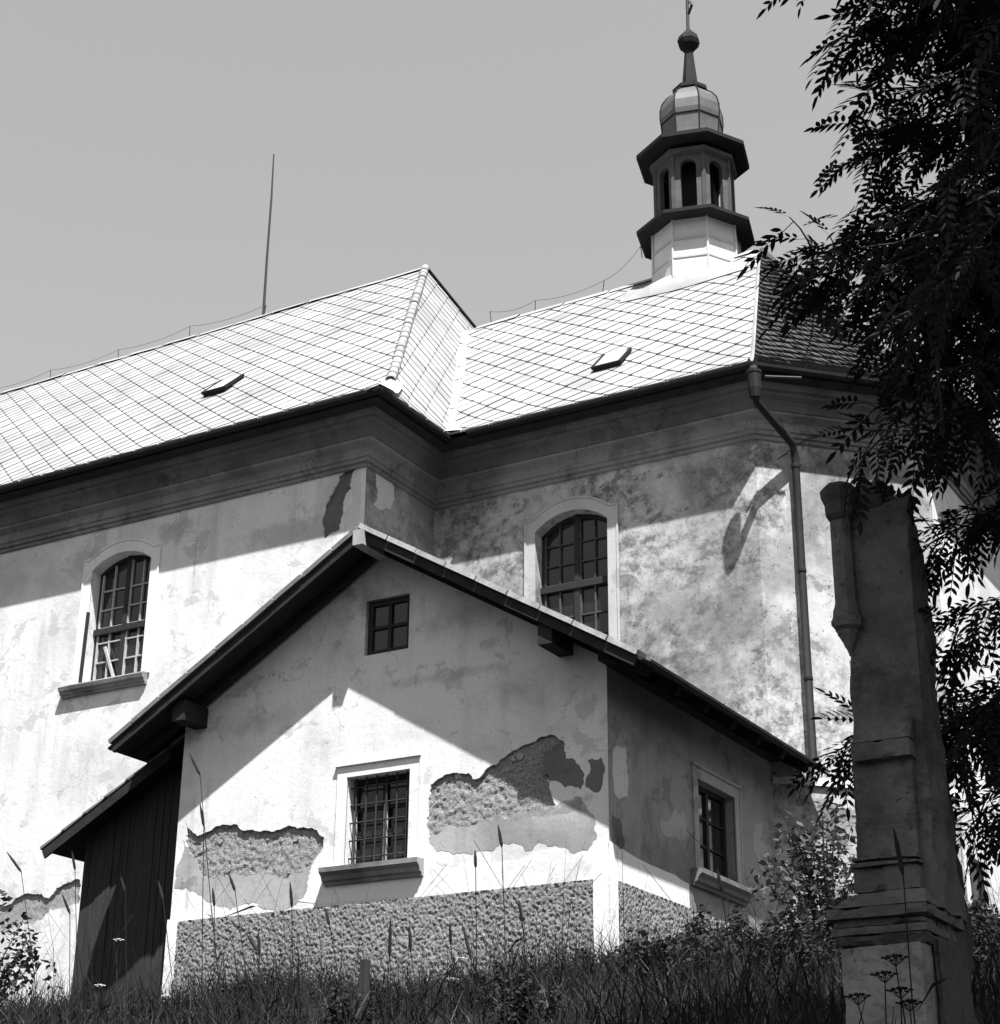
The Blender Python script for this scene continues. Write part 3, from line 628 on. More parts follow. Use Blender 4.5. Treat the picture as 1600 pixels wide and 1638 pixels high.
# ------------------------------------------------------------------ church: windows
def head(op, u):
    """height of the opening's head at u"""
    pts = op[2:]; us = [p[0] for p in pts][::-1]; zs = [p[1] for p in pts][::-1]; return float(np.interp(u, us, zs))
def church_window(pl, op, mat_surr, parent, zt, label, bar_mat):
    u0, u1, z0 = op[0][0], op[1][0], op[0][1]; cx = (u0 + u1) / 2
    fr = MB(); dF = 0.2
    def bar(mb, a, b, w, d0, d1):
        (ua, za), (ub, zb) = a, b; d = Vector((ub - ua, zb - za)); l = d.length; d /= l; n = Vector((-d.y, d.x)) * w / 2
        q = [(ua + n.x, za + n.y), (ua - n.x, za - n.y), (ub - n.x, zb - n.y), (ub + n.x, zb + n.y)]
        mb.prism([pl.p(x, z, d0) for x, z in q], -pl.n * (d1 - d0))
    bar(fr, (u0 + .03, z0), (u0 + .03, head(op, u0 + .03)), .06, dF, dF + .1); bar(fr, (u1 - .03, z0), (u1 - .03, head(op, u1 - .03)), .06, dF, dF + .1)
    bar(fr, (cx, z0), (cx, head(op, cx)), .085, dF - .03, dF + .1); bar(fr, (u0, zt), (u1, zt), .1, dF - .05, dF + .1); bar(fr, (u0, z0 + .03), (u1, z0 + .03), .06, dF, dF + .1)
    ar = op[2:]
    for a, b in zip(ar[:-1], ar[1:]): bar(fr, (a[0], a[1] - .035), (b[0], b[1] - .035), .07, dF, dF + .1)
    w = fr.build('window', M['frame_dark'], parent); w['label'] = label
    # glazing bars and panes
    for (a, b) in ((u0 + .06, cx - .04), (cx + .04, u1 - .06)):
        mid = (a + b) / 2
        for (lo, hi) in ((z0 + .06, zt - .05), (zt + .05, None)):
            top = hi if hi else head(op, mid) - .07
            gb = MB(); bar(gb, (mid, lo), (mid, top), .022, dF - .012, dF + .045); gb.build('glazing_bar', bar_mat, w)
            gb = MB(); bar(gb, (a + .012, lo), (a + .012, (hi or head(op, a) - .07)), .024, dF - .012, dF + .045); gb.build('glazing_bar', bar_mat, w)
            gb = MB(); bar(gb, (a, lo + .012), (b, lo + .012), .024, dF - .012, dF + .045); gb.build('glazing_bar', bar_mat, w)
            rows = [lo] + [lo + .33 * k for k in range(1, 6) if lo + .33 * k < top - .12] + [None]
            for r0, r1 in zip(rows[:-1], rows[1:]):
                if r0 != lo: gb = MB(); bar(gb, (a, r0), (b, r0), .02, dF - .008, dF + .04); gb.build('glazing_bar', bar_mat, w)
                for (pa, pb) in ((a, mid), (mid, b)):
                    ta = r1 if r1 else (hi or head(op, pa) - .05); tb = r1 if r1 else (hi or head(op, pb) - .05); e = [random.uniform(-.004, .004) for _ in range(4)]
                    m_ = MB(); m_.prism([pl.p(pa, r0, dF + .03 + e[0]), pl.p(pb, r0, dF + .03 + e[1]), pl.p(pb, tb, dF + .03 + e[2]), pl.p(pa, ta, dF + .03 + e[3])], -pl.n * .006); m_.build('pane', M['glass'], w)
    # moulded plaster surround with a raised eared head
    s_ = .17; z1 = op[2][1]; zc = max(z for _, z in op)
    inner = [(u1, z0 - .02)] + op[2:] + [(u0, z0 - .02)]
    k = len(ar); cu = (u0 + u1) / 2
    outer = [(u1 + s_, z0 - .02)] + [(u1 + s_, z1 + .2), (u1 + s_ - .12, z1 + .2)] + [(cu + (a[0] - cu) * 1.05, a[1] + .2) for a in ar[1:-1]] + [(u0 - s_ + .12, z1 + .2), (u0 - s_, z1 + .2)] + [(u0 - s_, z0 - .02)]
    poly = outer + inner[::-1]
    mb = MB(); tr = tessellate_polygon([[Vector((a, b, 0)) for a, b in poly]]); n = len(poly); F = [pl.p(a, b, -.022) for a, b in poly]; B = [pl.p(a, b, .005) for a, b in poly]
    fs = []
    for t in tr:
        nn = (F[t[1]] - F[t[0]]).cross(F[t[2]] - F[t[0]]); fs.append(tuple(t) if nn.dot(pl.n) > 0 else (t[0], t[2], t[1]))
    mb.add(F + B, fs + [(i, (i + 1) % n, n + (i + 1) % n, n + i) for i in range(n)]); mb.build('window_surround', mat_surr, w)
    # narrow outer fillet line
    mb = MB(); ol = outer
    for a, b in zip(ol[:-1], ol[1:]): bar(mb, a, b, .03, -.036, -.02)
    mb.build('window_surround', mat_surr, w)
    # moulded sill
    a, b = u0 - s_ - .2, u1 + s_ - .04
    prof = [(-.0, z0 - .2), (-.05, z0 - .2), (-.055, z0 - .165), (-.08, z0 - .155), (-.085, z0 - .12), (-.12, z0 - .1), (-.135, z0 - .04), (-.12, z0 - .02), (.2, z0 + .01)]
    mb = MB(); mb.prism([pl.p(a, z, d) for d, z in prof], pl.u * (b - a)); so = mb.build('window_sill', M['sill'], w)
    bm = bmesh.new(); bm.from_mesh(so.data); bmesh.ops.recalc_face_normals(bm, faces=bm.faces); bm.to_mesh(so.data); bm.free()
    return w
nwin = church_window(S_NAVE, nw, M['trim'], church, 9.33, 'arched nave window with pale glazing bars', M['frame_pale'])
church_window(S_CHAN, cw, M['trim_grey'], church, 9.4, 'arched chancel window half hidden behind the annex roof', M['frame_mid'])
MB().beam((-19.62, 20.2, 8.42), (-19.6, 20.2, 9.6), .035, .05, (0, 1, 0)).build('casement', M['iron'], nwin)
mb = MB(); mb.beam((-19.4, 20.45, 9.05), (-19.14, 20.47, 8.44), .045, .03, (0, 1, 0)); mb.build('casement', M['frame_pale'], nwin)
ew = MB(); ew.box(-6.86, -6.82, 24.42, 25.12, 4.5, 5.2); e_w = ew.build('window', M['glass'], church); e_w['label'] = 'small square window low in the apse wall'
for z in (4.5, 5.14): MB().box(-6.82, -6.78, 24.42, 25.12, z, z + .06).build('window_frame', M['frame_dark'], e_w)
for y in (24.42, 25.06): MB().box(-6.82, -6.78, y, y + .06, 4.56, 5.14).build('window_frame', M['frame_dark'], e_w)
MB().box(-6.78, -6.68, 24.3, 25.24, 4.38, 4.49).build('window_sill', M['sill'], e_w)
# ------------------------------------------------------------------ church: downpipe at the apse corner
dp = [Vector((-8.42, 21.5, 11.86)), Vector((-8.42, 21.5, 11.42)), Vector((-8.41, 21.55, 11.3)), CHAMF.p(.5, 10.98, -.2), CHAMF.p(.56, 10.86, -.14), CHAMF.p(.57, 10.7, -.13), CHAMF.p(.57, 6.3, -.13), CHAMF.p(.5, 6.22, -.2)]
pipe = MB().tube(dp, .056, 12).build('downpipe', M['pipe'], church, True)

MB().lathe((-8.42, 21.5), [(.075, 11.36), (.085, 11.42), (.1, 11.5), (.105, 11.72), (.115, 11.74), (.115, 11.78), (.09, 11.79)], 10).build('rain_hopper', M['pipe'], pipe)
for z in (10.62, 9.0, 7.4): q = CHAMF.p(.57, 0, -.13); MB().lathe((q.x, q.y), [(.057, z), (.066, z + .01), (.066, z + .05), (.057, z + .06)], 12, 0, False).build('pipe_collar', M['pipe'], pipe)
MB().tube([(-8.3, 21.62, 11.72), (-7.9, 22.02, 11.78)], .018, 6).build('pipe_stay', M['lantern'], pipe)

# ------------------------------------------------------------------ sacristy annex in the corner
annex = thing('sacristy', 'gabled whitewashed annex with flaking plaster and barred window, built against the church', 'building', (-11.8, 17.4, 2.75))
XR, ZR = -11.83, 8.38; XE0, XE1, ZEA = -15.72, -7.99, 6.1; SL = (ZR - ZEA) / (XE1 - XR)
roofz = lambda x: ZR - SL * abs(x - XR)
w1 = [(-12.27, 4.25), (-11.36, 4.25), (-11.36, 5.34), (-12.27, 5.34)]
aw = [(-12.1, 6.86), (-11.45, 6.86), (-11.45, 7.58), (-12.1, 7.58)]
h1 = ragged([(-14.777, 5.075), (-14.552, 4.864), (-14.39, 4.903), (-14.16, 4.97), (-13.916, 4.936), (-13.635, 4.833), (-13.232, 4.818), (-12.901, 4.808), (-12.685, 4.745), (-12.575, 4.635), (-12.591, 4.518), (-12.696, 4.396), (-12.753, 4.27), (-12.894, 4.191), (-13.22, 4.194), (-13.622, 4.243), (-13.924, 4.23), (-14.372, 4.256), (-14.541, 4.394), (-14.632, 4.609), (-14.731, 4.785)], 4, 0.07)
h2 = ragged([(-11.085, 5.119), (-10.94, 5.184), (-10.725, 5.218), (-10.563, 5.198), (-10.502, 5.117), (-10.401, 5.127), (-10.31, 5.22), (-10.085, 5.318), (-9.894, 5.404), (-9.746, 5.444), (-9.59, 5.505), (-9.403, 5.481), (-9.298, 5.401), (-9.315, 5.236), (-9.436, 5.07), (-9.485, 4.953), (-9.405, 4.679), (-9.638, 4.648), (-9.8, 4.594), (-10.126, 4.521), (-10.333, 4.543), (-10.566, 4.495), (-10.878, 4.483), (-11.074, 4.445), (-11.11, 4.786)], 4, 0.07)
PT = 3.81
coat('wall', A_FRONT, [(-14.88, PT), (-8.74, PT), (-8.74, roofz(-8.74) - .1), (XR, ZR - .1), (-14.88, roofz(-14.88) - .1)], [w1, aw, h1, h2], M['annex'], annex, [.22, .15, .03, .03])
rough_sheet('exposed_mortar', A_FRONT, *bbox(h1), .035, M['rough_mortar'], annex, .007, .02)
rough_sheet('exposed_mortar', A_FRONT, *bbox(h2), .035, M['rough_mortar'], annex, .007, .02)
for hole, nfl in ((h1, 9), (h2, 11)):
    a0, a1, b0, b1 = bbox(hole); c_ = (sum(p[0] for p in hole) / len(hole), sum(p[1] for p in hole) / len(hole))
    for k in range(nfl):
        q = random.choice(hole); f_ = random.uniform(.55, .95); cx_, cz_ = c_[0] + (q[0] - c_[0]) * f_, c_[1] + (q[1] - c_[1]) * f_; r_ = random.uniform(.02, .06); n_ = random.randint(5, 8)
        po = [(cx_ + r_ * random.uniform(.6, 1.5) * math.cos(2 * math.pi * j / n_), cz_ + r_ * random.uniform(.5, 1.1) * math.sin(2 * math.pi * j / n_)) for j in range(n_)]
        pp_ = Plane(A_FRONT.p(0, 0, .03), A_FRONT.u, A_FRONT.n); patch('plaster_remnant', pp_, po, M['cement'] if k % 3 else M['rough_mortar'], annex, .008, 2, .1)
sw = [(19.72, 4.3), (20.86, 4.3), (20.86, 5.45), (19.72, 5.45)]
coat('wall', A_SIDE, [(17.32, PT), (23.3, PT), (23.3, roofz(-8.74) - .1), (17.32, roofz(-8.74) - .1)], [sw], M['annex_shaded'], annex, [.22])
mb = MB(); mb.add([(-14.88, 17.32, 2.2), (-14.88, 20.3, 2.2), (-14.88, 20.3, roofz(-14.88) - .1), (-14.88, 17.32, roofz(-14.88) - .1)], [(0, 3, 2, 1)]); mb.build('wall', M['annex_shaded'], annex)
mb = MB(); mb.box(-14.6, -9.0, 17.6, 20.2, 2.3, 6.2); mb.build('inner_wall', M['deck'], annex)
# whitewashed front band, sunlit strip painted on the side, corner strips, roughcast plinth
def band(pl, u0, u1, z0, z1, th, mat, name='whitewash_sunlit_band'):
    mb = MB(); mb.prism([pl.p(u0, z0, -th), pl.p(u1, z0, -th), pl.p(u1, z1, -th), pl.p(u0, z1, -th)], pl.n * -(th + .002)); o = mb.build(name, mat, annex)
    bm = bmesh.new(); bm.from_mesh(o.data); bmesh.ops.recalc_face_normals(bm, faces=bm.faces); bm.to_mesh(o.data); bm.free(); return o
rough_sheet('plinth', A_FRONT, -14.76, -8.9, 2.3, PT, -.02, M['roughcast'], annex, .007, .0135, .35)
rough_sheet('plinth', A_SIDE, 17.5, 22.6, 2.3, PT, -.02, M['roughcast'], annex, .007, .0135, .35)
band(A_FRONT, -8.93, -8.722, 2.3, PT + .06, .03, M['white_band'], 'corner_strip'); band(A_SIDE, 17.29, 17.48, 2.3, PT + .04, .024, M['white_band'], 'corner_strip')
band(A_FRONT, -14.9, -14.74, 2.3, PT + .03, .03, M['white_band'], 'corner_strip')
p_band = [(-14.86, PT - .03), (-8.75, PT - .03), (-8.75, 4.28), (-8.95, 4.2), (-9.3, 4.22), (-9.9, 4.12), (-10.8, 4.16), (-11.15, 4.02), (-12.3, 4.0), (-12.7, 4.25), (-12.85, 3.92), (-13.4, 3.9), (-14.0, 3.97), (-14.86, 3.93)]
patch('whitewash_sunlit_band', A_FRONT, p_band, M['white_band'], annex, .0015, 3, .03)
patch('whitewash_sunlit_band', A_SIDE, [(17.31, PT - .02), (19.4, PT - .02), (19.4, 4.1), (18.6, 4.14), (17.31, 4.22)], M['white_band'], annex, .0015, 2, .015)  # sunlit strip below the eave shadow, painted as a pale band
patch('cement_patch', A_FRONT, [(-14.771, 4.831), (-14.559, 4.574), (-14.476, 4.443), (-14.325, 4.307), (-13.626, 4.292), (-12.897, 4.244), (-12.726, 4.346), (-12.801, 4.012), (-12.97, 3.87), (-13.426, 3.856), (-13.732, 3.947), (-14.501, 4.159), (-14.851, 4.231), (-14.835, 4.518)], M['cement'], annex, .0025)
patch('cement_patch', A_FRONT, [(-9.405, 4.679), (-9.08, 4.735), (-8.903, 4.476), (-8.89, 4.266), (-9.008, 4.126), (-9.203, 4.124), (-9.399, 4.234), (-9.798, 4.203), (-10.124, 4.32), (-10.329, 4.255), (-10.959, 4.317), (-11.084, 4.489), (-10.567, 4.567), (-10.234, 4.59), (-9.8, 4.658)], M['cement'], annex, .0025)
patch('dark_patch', A_FRONT, [(-9.558, 5.317), (-9.371, 5.403), (-9.275, 5.209), (-9.093, 5.1), (-9.079, 4.834), (-9.277, 4.871), (-9.461, 4.964), (-9.574, 5.086)], M['dark_patch'], annex, .0025)
patch('dark_patch', A_FRONT, [(-8.997, 5.16), (-8.824, 5.16), (-8.803, 4.958), (-8.884, 4.769), (-9.016, 4.841)], M['dark_patch'], annex, .0025)
patch('pale_patch', A_SIDE, [(17.468, 5.307), (17.801, 5.35), (17.795, 4.805), (17.466, 4.784)], M['pale_patch'], annex, .0025, 3)
patch('dark_patch', A_SIDE, [(17.397, 4.544), (17.596, 4.515), (17.727, 4.295), (17.598, 4.166), (17.464, 4.279)], M['dark_patch'], annex, .0025)  # edge of the verge's shadow, painted as a dark patch
patch('dark_patch', A_SIDE, [(18.624, 4.724), (19.066, 4.926), (19.347, 4.909), (19.403, 4.693), (18.955, 4.568), (18.666, 4.585)], M['cement'], annex, .0025)
patch('pale_patch', A_SIDE, [(21.547, 5.236), (21.789, 5.309), (21.814, 5.165), (21.651, 5.051), (21.82, 5.042), (22.096, 5.011), (22.02, 4.259), (21.722, 4.251), (21.444, 4.889)], M['cement'], annex, .0025)
# barred front window
def annex_window(pl, op, label, bars, nv, nh, deep, mat_surr, sill_mat):
    u0, u1, z0, z1 = op[0][0], op[1][0], op[0][1], op[2][1]
    mb = MB()
    for a, b, c, e in ((u0, u0 + .06, z0, z1), (u1 - .06, u1, z0, z1), (u0 + .06, u1 - .06, z0, z0 + .06), (u0 + .06, u1 - .06, z1 - .06, z1), ((u0 + u1) / 2 - .035, (u0 + u1) / 2 + .035, z0 + .06, z1 - .06)):
        mb.prism([pl.p(a, c, deep), pl.p(b, c, deep), pl.p(b, e, deep), pl.p(a, e, deep)], -pl.n * .06)
    w = mb.build('window', M['frame_dark'], annex); w['label'] = label
    m_ = (u0 + u1) / 2
    for a, b in ((u0 + .06, m_ - .035), (m_ + .035, u1 - .06)):
        for k in range(3):
            c = z0 + .06 + (z1 - z0 - .12) * k / 3; e = z0 + .06 + (z1 - z0 - .12) * (k + 1) / 3
            MB().prism([pl.p(a, c + .01, deep + .03), pl.p(b, c + .01, deep + .03), pl.p(b, e - .01, deep + .03), pl.p(a, e - .01, deep + .03)], -pl.n * .006).build('pane', M['glass'], w)
            if k: g_ = MB(); g_.prism([pl.p(a, c - .012, deep + .005), pl.p(b, c - .012, deep + .005), pl.p(b, c + .012, deep + .005), pl.p(a, c + .012, deep + .005)], -pl.n * .03); g_.build('glazing_bar', M['frame_dark'], w)
    if bars:
        for k in range(nv): u = u0 + (u1 - u0) * (k + .6) / (nv + .2); MB().tube([pl.p(u, z0 - .02, .07), pl.p(u, z1 + .02, .07)], .011, 6).build('window_bar', M['iron'], w)
        for k in range(nh): z = z0 + (z1 - z0) * (k + .55) / (nh + .1); MB().tube([pl.p(u0 - .02, z, .085), pl.p(u1 + .02, z, .085)], .011, 6).build('window_bar', M['iron'], w)
    # surround, hood line, sill
    s_ = .14; th = .02
    for a, b, c, e in ((u0 - s_, u0, z0 - .02, z1 + s_), (u1, u1 + s_, z0 - .02, z1 + s_), (u0, u1, z1, z1 + s_)):
        MB().prism([pl.p(a, c, -th), pl.p(b, c, -th), pl.p(b, e, -th), pl.p(a, e, -th)], -pl.n * .03).build('window_surround', mat_surr, w)
    MB().prism([pl.p(u0 - s_ - .03, z1 + s_, -.05), pl.p(u1 + s_ + .02, z1 + s_, -.05), pl.p(u1 + s_ + .02, z1 + s_ + .03, -.05), pl.p(u0 - s_ - .03, z1 + s_ + .03, -.05)], -pl.n * .06).build('window_hood', mat_surr, w)
    MB().prism([pl.p(u1 + s_, z0 - .02, -.03), pl.p(u1 + s_ + .03, z0 - .02, -.03), pl.p(u1 + s_ + .03, z1 + s_, -.03), pl.p(u1 + s_, z1 + s_, -.03)], -pl.n * .04).build('window_surround', mat_surr, w)
    prof = [(0, z0 - .2), (-.04, z0 - .2), (-.05, z0 - .16), (-.085, z0 - .15), (-.1, z0 - .1), (-.15, z0 - .06), (-.155, z0 - .005), (.15, z0 + .015)]
    mb = MB(); mb.prism([pl.p(u0 - s_ - .12, z, d) for d, z in prof], pl.u * (u1 - u0 + 2 * s_ + .2)); so = mb.build('window_sill', sill_mat, w)
    bm = bmesh.new(); bm.from_mesh(so.data); bmesh.ops.recalc_face_normals(bm, faces=bm.faces); bm.to_mesh(so.data); bm.free()
    return w
fw = annex_window(A_FRONT, w1, 'square barred window in a pale plaster surround', True, 6, 5, .15, M['trim'], M['sill'])
MB().box(-12.235, -12.2, 17.43, 17.46, 4.27, 4.95).build('shutter_edge', M['frame_pale'], fw); MB().box(-11.8, -11.755, 17.43, 17.46, 4.27, 5.0).build('shutter_edge', M['frame_pale'], fw)
annex_window(A_SIDE, sw, 'dark side window in a moulded surround', False, 0, 0, .12, M['cement'], M['sill'])
awn = MB()
for a, b, c, e in ((-12.1, -12.03, 6.86, 7.58), (-11.52, -11.45, 6.86, 7.58), (-12.03, -11.52, 6.86, 6.93), (-12.03, -11.52, 7.51, 7.58), (-11.8, -11.75, 6.93, 7.51), (-12.03, -11.8, 7.2, 7.24), (-11.75, -11.52, 7.2, 7.24)):
    awn.box(a, b, 17.38, 17.44, c, e)
awo = awn.build('window', M['frame_dark'], annex); awo['label'] = 'little attic window under the gable'
for a, b in ((-12.03, -11.8), (-11.75, -11.52)):
    for c, e in ((6.93, 7.2), (7.24, 7.51)): MB().box(a, b, 17.41, 17.42, c, e).build('pane', M['glass'], awo)
# annex roof: boarding, rafters, tile courses, verge tiles
YV = 16.72
def slope_pt(x, y, d): 
    sg = 1 if x >= XR else -1; n = Vector((sg * SL, 0, 1)).normalized(); return Vector((x, y, roofz(x))) + n * d
for sg, xe in ((1, XE1), (-1, XE0)):
    yb = 22.5 if sg > 0 else 20.28
    q = [slope_pt(XR + sg * .001, YV + .05, -.06), slope_pt(xe, YV + .05, -.06), slope_pt(xe, yb, -.06), slope_pt(XR + sg * .001, yb, -.06)]
    n = Vector((sg * SL, 0, 1)).normalized(); mb = MB(); mb.prism([p - n * .03 for p in q], n * .03)
    rf = mb.build('roof', M['dark_wood'], annex)
    nb = 9; Lx = abs(xe - XR)
    for k in range(nb):                                          # tile courses
        xa, xb = XR + sg * Lx * k / nb, XR + sg * (Lx * (k + 1) / nb + .06)
        if abs(xb - XR) > Lx: xb = xe
        mb = MB(); mb.prism([slope_pt(xa, YV + .22, -.055), slope_pt(xb, YV + .22, -.05), slope_pt(xb, YV + .22, -.02), slope_pt(xa, YV + .22, -.045)], (0, yb - YV - .22, 0)); mb.build('tile_course', M['roof_felt'], rf)
        jj = random.uniform(-.01, .004); z1 = random.uniform(-.004, .004)   # verge tile of that course
        if sg > 0 or k % 1 == 0:
            mb = MB(); mb.prism([slope_pt(xa + sg * .01, YV + jj, -.06), slope_pt(xb - sg * .065, YV + jj, -.06 + z1), slope_pt(xb - sg * .065, YV + jj, .0 + z1), slope_pt(xa + sg * .01, YV + jj, .0)], (0, .24 - jj, 0)); mb.build('verge_tile', M['old_tile'] if sg > 0 else M['roof_felt'], rf)
    mb = MB(); mb.beam(slope_pt(XR + sg * .02, YV + .06, -.13), slope_pt(xe - sg * .05, YV + .06, -.13), .05, .1); mb.build('barge_board', M['dark_wood'], rf)
    for k in range(7):
        y = YV + .5 + k * .8
        if y > yb: break
        mb = MB(); mb.beam(slope_pt(XR + sg * .05, y, -.15), slope_pt(xe - sg * .1, y, -.15), .1, .12); mb.build('rafter', M['dark_wood'], rf)
MB().box(XR - .075, XR + .075, 16.69, 17.6, ZR - .3, ZR - .1).build('ridge_beam', M['pale_wood'], annex)
MB().box(-9.35, -9.17, 16.8, 17.5, roofz(-9.26) - .44, roofz(-9.26) - .2).build('purlin_end', M['dark_wood'], annex)
MB().box(-14.72, -14.52, 16.85, 17.5, roofz(-14.62) - .46, roofz(-14.62) - .2).build('purlin_end', M['dark_wood'], annex)
MB().box(-8.74, -8.6, 17.1, 22.2, 6.22, 6.36).build('wall_plate', M['dark_wood'], annex)

# ------------------------------------------------------------------ wooden lean-to beside the annex
lean = thing('wooden_lean_to', 'small board-walled lean-to shed with dark sloping roof, left of the annex', 'shed', (-15.9, 17.8, 2.75))
LX0, LX1, YLF = -16.88, -14.9, 17.8
lz = lambda x: 5.02 + (x + 17.29) * (0.96 / 1.78)
x = LX0; k = 0
while x < LX1:
    w = random.uniform(.11, .17); xe = min(x + w, LX1); dy = random.uniform(-.012, .012)
    mb = MB(); mb.prism([(x + .005, YLF + dy, 2.5), (xe - .005, YLF + dy, 2.5), (xe - .005, YLF + dy, lz(xe) - .1), (x + .005, YLF + dy, lz(x) - .1)], (0, .025, 0)); mb.build('board', M['wood'], lean); x = xe
y = YLF + .03
while y < 20.28:
    w = random.uniform(.13, .18); ye = min(y + w, 20.28); mb = MB(); mb.box(LX0 - .02, LX0 + .005, y + .004, ye - .004, 2.5, lz(LX0) - .12); mb.build('board', M['wood'], lean); y = ye
mb = MB(); mb.box(LX0 + .02, LX1, YLF + .05, 20.2, 2.4, 5.0); mb.build('inner_wall', M['deck'], lean)
mb = MB(); mb.prism([(-17.29, 17.45, lz(-17.29) - .06), (-14.9, 17.45, lz(-14.9) - .06), (-14.9, 17.45, lz(-14.9) - .02), (-17.29, 17.45, lz(-17.29) - .02)], (0, 2.83, 0)); lr = mb.build('roof', M['dark_wood'], lean)
for k in range(7):
    xa = -17.33 + k * .35; mb = MB(); mb.prism([(xa, 17.42, lz(xa) - .018), (xa + .4, 17.42, lz(xa + .4) - .018), (xa + .4, 17.42, lz(xa + .4) + .0), (xa, 17.42, lz(xa) + .025)], (0, 2.85, 0)); mb.build('tile_course', M['roof_felt'], lr)
MB().beam((-17.27, 17.44, lz(-17.27) - .12), (-15.2, 17.44, lz(-15.2) - .12), .03, .12).build('barge_board', M['dark_wood'], lr)

# ------------------------------------------------------------------ broken stone monument
mon = thing('stone_monument', 'tall broken sandstone wayside pillar, dark and weathered, in front of the church', 'monument', (-2.6, 8.3, .62))
def jbox(name, x0, x1, y0, y1, z0, z1, mat, j=.008, taper=0.0, bev=.008, parent=mon):
    mb = MB(); mb.box(x0, x1, y0, y1, z0, z1)
    mb.v = [(a + random.uniform(-j, j) + (taper if c > (z0 + z1) / 2 and a < (x0 + x1) / 2 else 0), b + random.uniform(-j, j), c + random.uniform(-j, j)) for a, b, c in mb.v]
    return mb.build(name, mat, parent, False, bev)
jbox('base_block', -2.85, -2.47, 8.0, 8.5, .3, 1.33, M['stone_pale'], .006)
def frustum(name, r0, r1, z0, z1, mat, bev=.004):
    (a0, a1, b0, b1), (c0, c1, d0, d1) = r0, r1
    mb = MB(); mb.add([(a0, b0, z0), (a1, b0, z0), (a1, b1, z0), (a0, b1, z0), (c0, d0, z1), (c1, d0, z1), (c1, d1, z1), (c0, d1, z1)], [(3, 2, 1, 0), (4, 5, 6, 7), (0, 1, 5, 4), (1, 2, 6, 5), (2, 3, 7, 6), (3, 0, 4, 7)])
    return mb.build(name, mat, mon, False, bev)
frustum('base_moulding', (-2.85, -2.47, 8.0, 8.5), (-2.874, -2.43, 7.965, 8.5), 1.33, 1.375, M['stone'])
jbox('base_moulding', -2.878, -2.425, 7.96, 8.5, 1.376, 1.415, M['stone'], .004)
frustum('base_moulding', (-2.86, -2.44, 7.98, 8.5), (-2.86, -2.44, 7.98, 8.5), 1.416, 1.45, M['stone'])
jbox('base_moulding', -2.892, -2.41, 7.945, 8.5, 1.451, 1.5, M['stone'], .004)
frustum('weathering', (-2.892, -2.41, 7.945, 8.5), (-2.785, -2.45, 8.05, 8.5), 1.501, 1.585, M['stone'])
jbox('lower_shaft', -2.785, -2.47, 8.05, 8.4, 1.585, 1.7, M['stone'], .004)
jbox('ledge', -2.79, -2.465, 8.035, 8.4, 1.701, 1.72, M['stone'], .003, 0, .004)
jbox('ledge', -2.785, -2.47, 8.04, 8.4, 1.73, 1.745, M['stone'], .003, 0, .004)
jbox('panel', -2.75, -2.47, 8.07, 8.4, 1.745, 2.2, M['stone'], .004)
frustum('weathering', (-2.745, -2.455, 8.02, 8.4), (-2.725, -2.45, 8.12, 8.4), 2.29, 2.44, M['stone'])
jbox('weathering', -2.745, -2.455, 8.02, 8.4, 2.2, 2.289, M['stone'], .003, 0, .004)
# main shaft with its rough, spreading back
def rough_shaft(name, rings, mat, n=(6, 8), amp=.02):
    mb = MB(); m_ = None
    for (x0, x1, y0, y1, z) in rings:
        ring = [(x0 + (x1 - x0) * i / n[0], y0) for i in range(n[0])] + [(x1, y0 + (y1 - y0) * i / n[1]) for i in range(n[1])] + [(x1 - (x1 - x0) * i / n[0], y1) for i in range(n[0])] + [(x0, y1 - (y1 - y0) * i / n[1]) for i in range(n[1])]
        m_ = len(ring)
        for i, (a, b) in enumerate(ring):
            k = 0.25 if i <= n[0] else 1.0
            mb.v.append((a + random.gauss(0, amp) * k, b + random.gauss(0, amp) * k, z + random.gauss(0, amp * .6)))
    for r in range(len(rings) - 1):
        for i in range(m_): mb.f.append((r * m_ + i, r * m_ + (i + 1) % m_, (r + 1) * m_ + (i + 1) % m_, (r + 1) * m_ + i))
    mb.f.append(tuple((len(rings) - 1) * m_ + i for i in range(m_))); return mb.build(name, mat, mon)
BACK = [(8.329, 3.66), (8.433, 3.472), (8.488, 3.215), (8.532, 2.958), (8.497, 2.65), (8.53, 2.337), (8.595, 2.037), (8.637, 1.738), (8.658, 1.411), (8.634, 1.145)]
BY, BZ = [b[0] for b in BACK][::-1], [b[1] for b in BACK][::-1]
backy = lambda z: float(np.interp(z, BZ, BY)) - .12
rough_shaft('shaft', [(-2.8 + .005 * k + (.022 if k > 9 else 0), -2.41, 8.12, backy(1.5 + .136 * k), 1.5 + .136 * k) for k in range(15)] + [(-2.72, -2.405, 8.14, backy(3.5), 3.5), (-2.66, -2.4, 8.17, backy(3.55), 3.56), (-2.56, -2.405, 8.19, backy(3.6) - .01, 3.6)], M['stone'], amp=.011)
rough_shaft('rough_core', [(-2.46, -2.4 - .006 * k, 8.13 + .004 * k, backy(.3 + .21 * k) + .12 - (.035 if k % 3 == 1 else 0), .3 + .21 * k) for k in range(16)], M['stone_rough'], amp=.012)
rough_shaft('broken_top', [(-2.69, -2.54, 8.16, 8.3, 3.5), (-2.7, -2.53, 8.16, 8.3, 3.58), (-2.69, -2.52, 8.17, 8.29, 3.66), (-2.67, -2.55, 8.19, 8.28, 3.72)], M['stone_rough'], (4, 4), amp=.012)
cc = (-2.742, 8.1)
MB().lathe(cc, [(.006, 2.75), (.03, 2.82), (.055, 2.865), (.06, 2.88), (.082, 2.895), (.09, 2.945)], 8, .39).build('corbel', M['stone'], mon, False, .003)
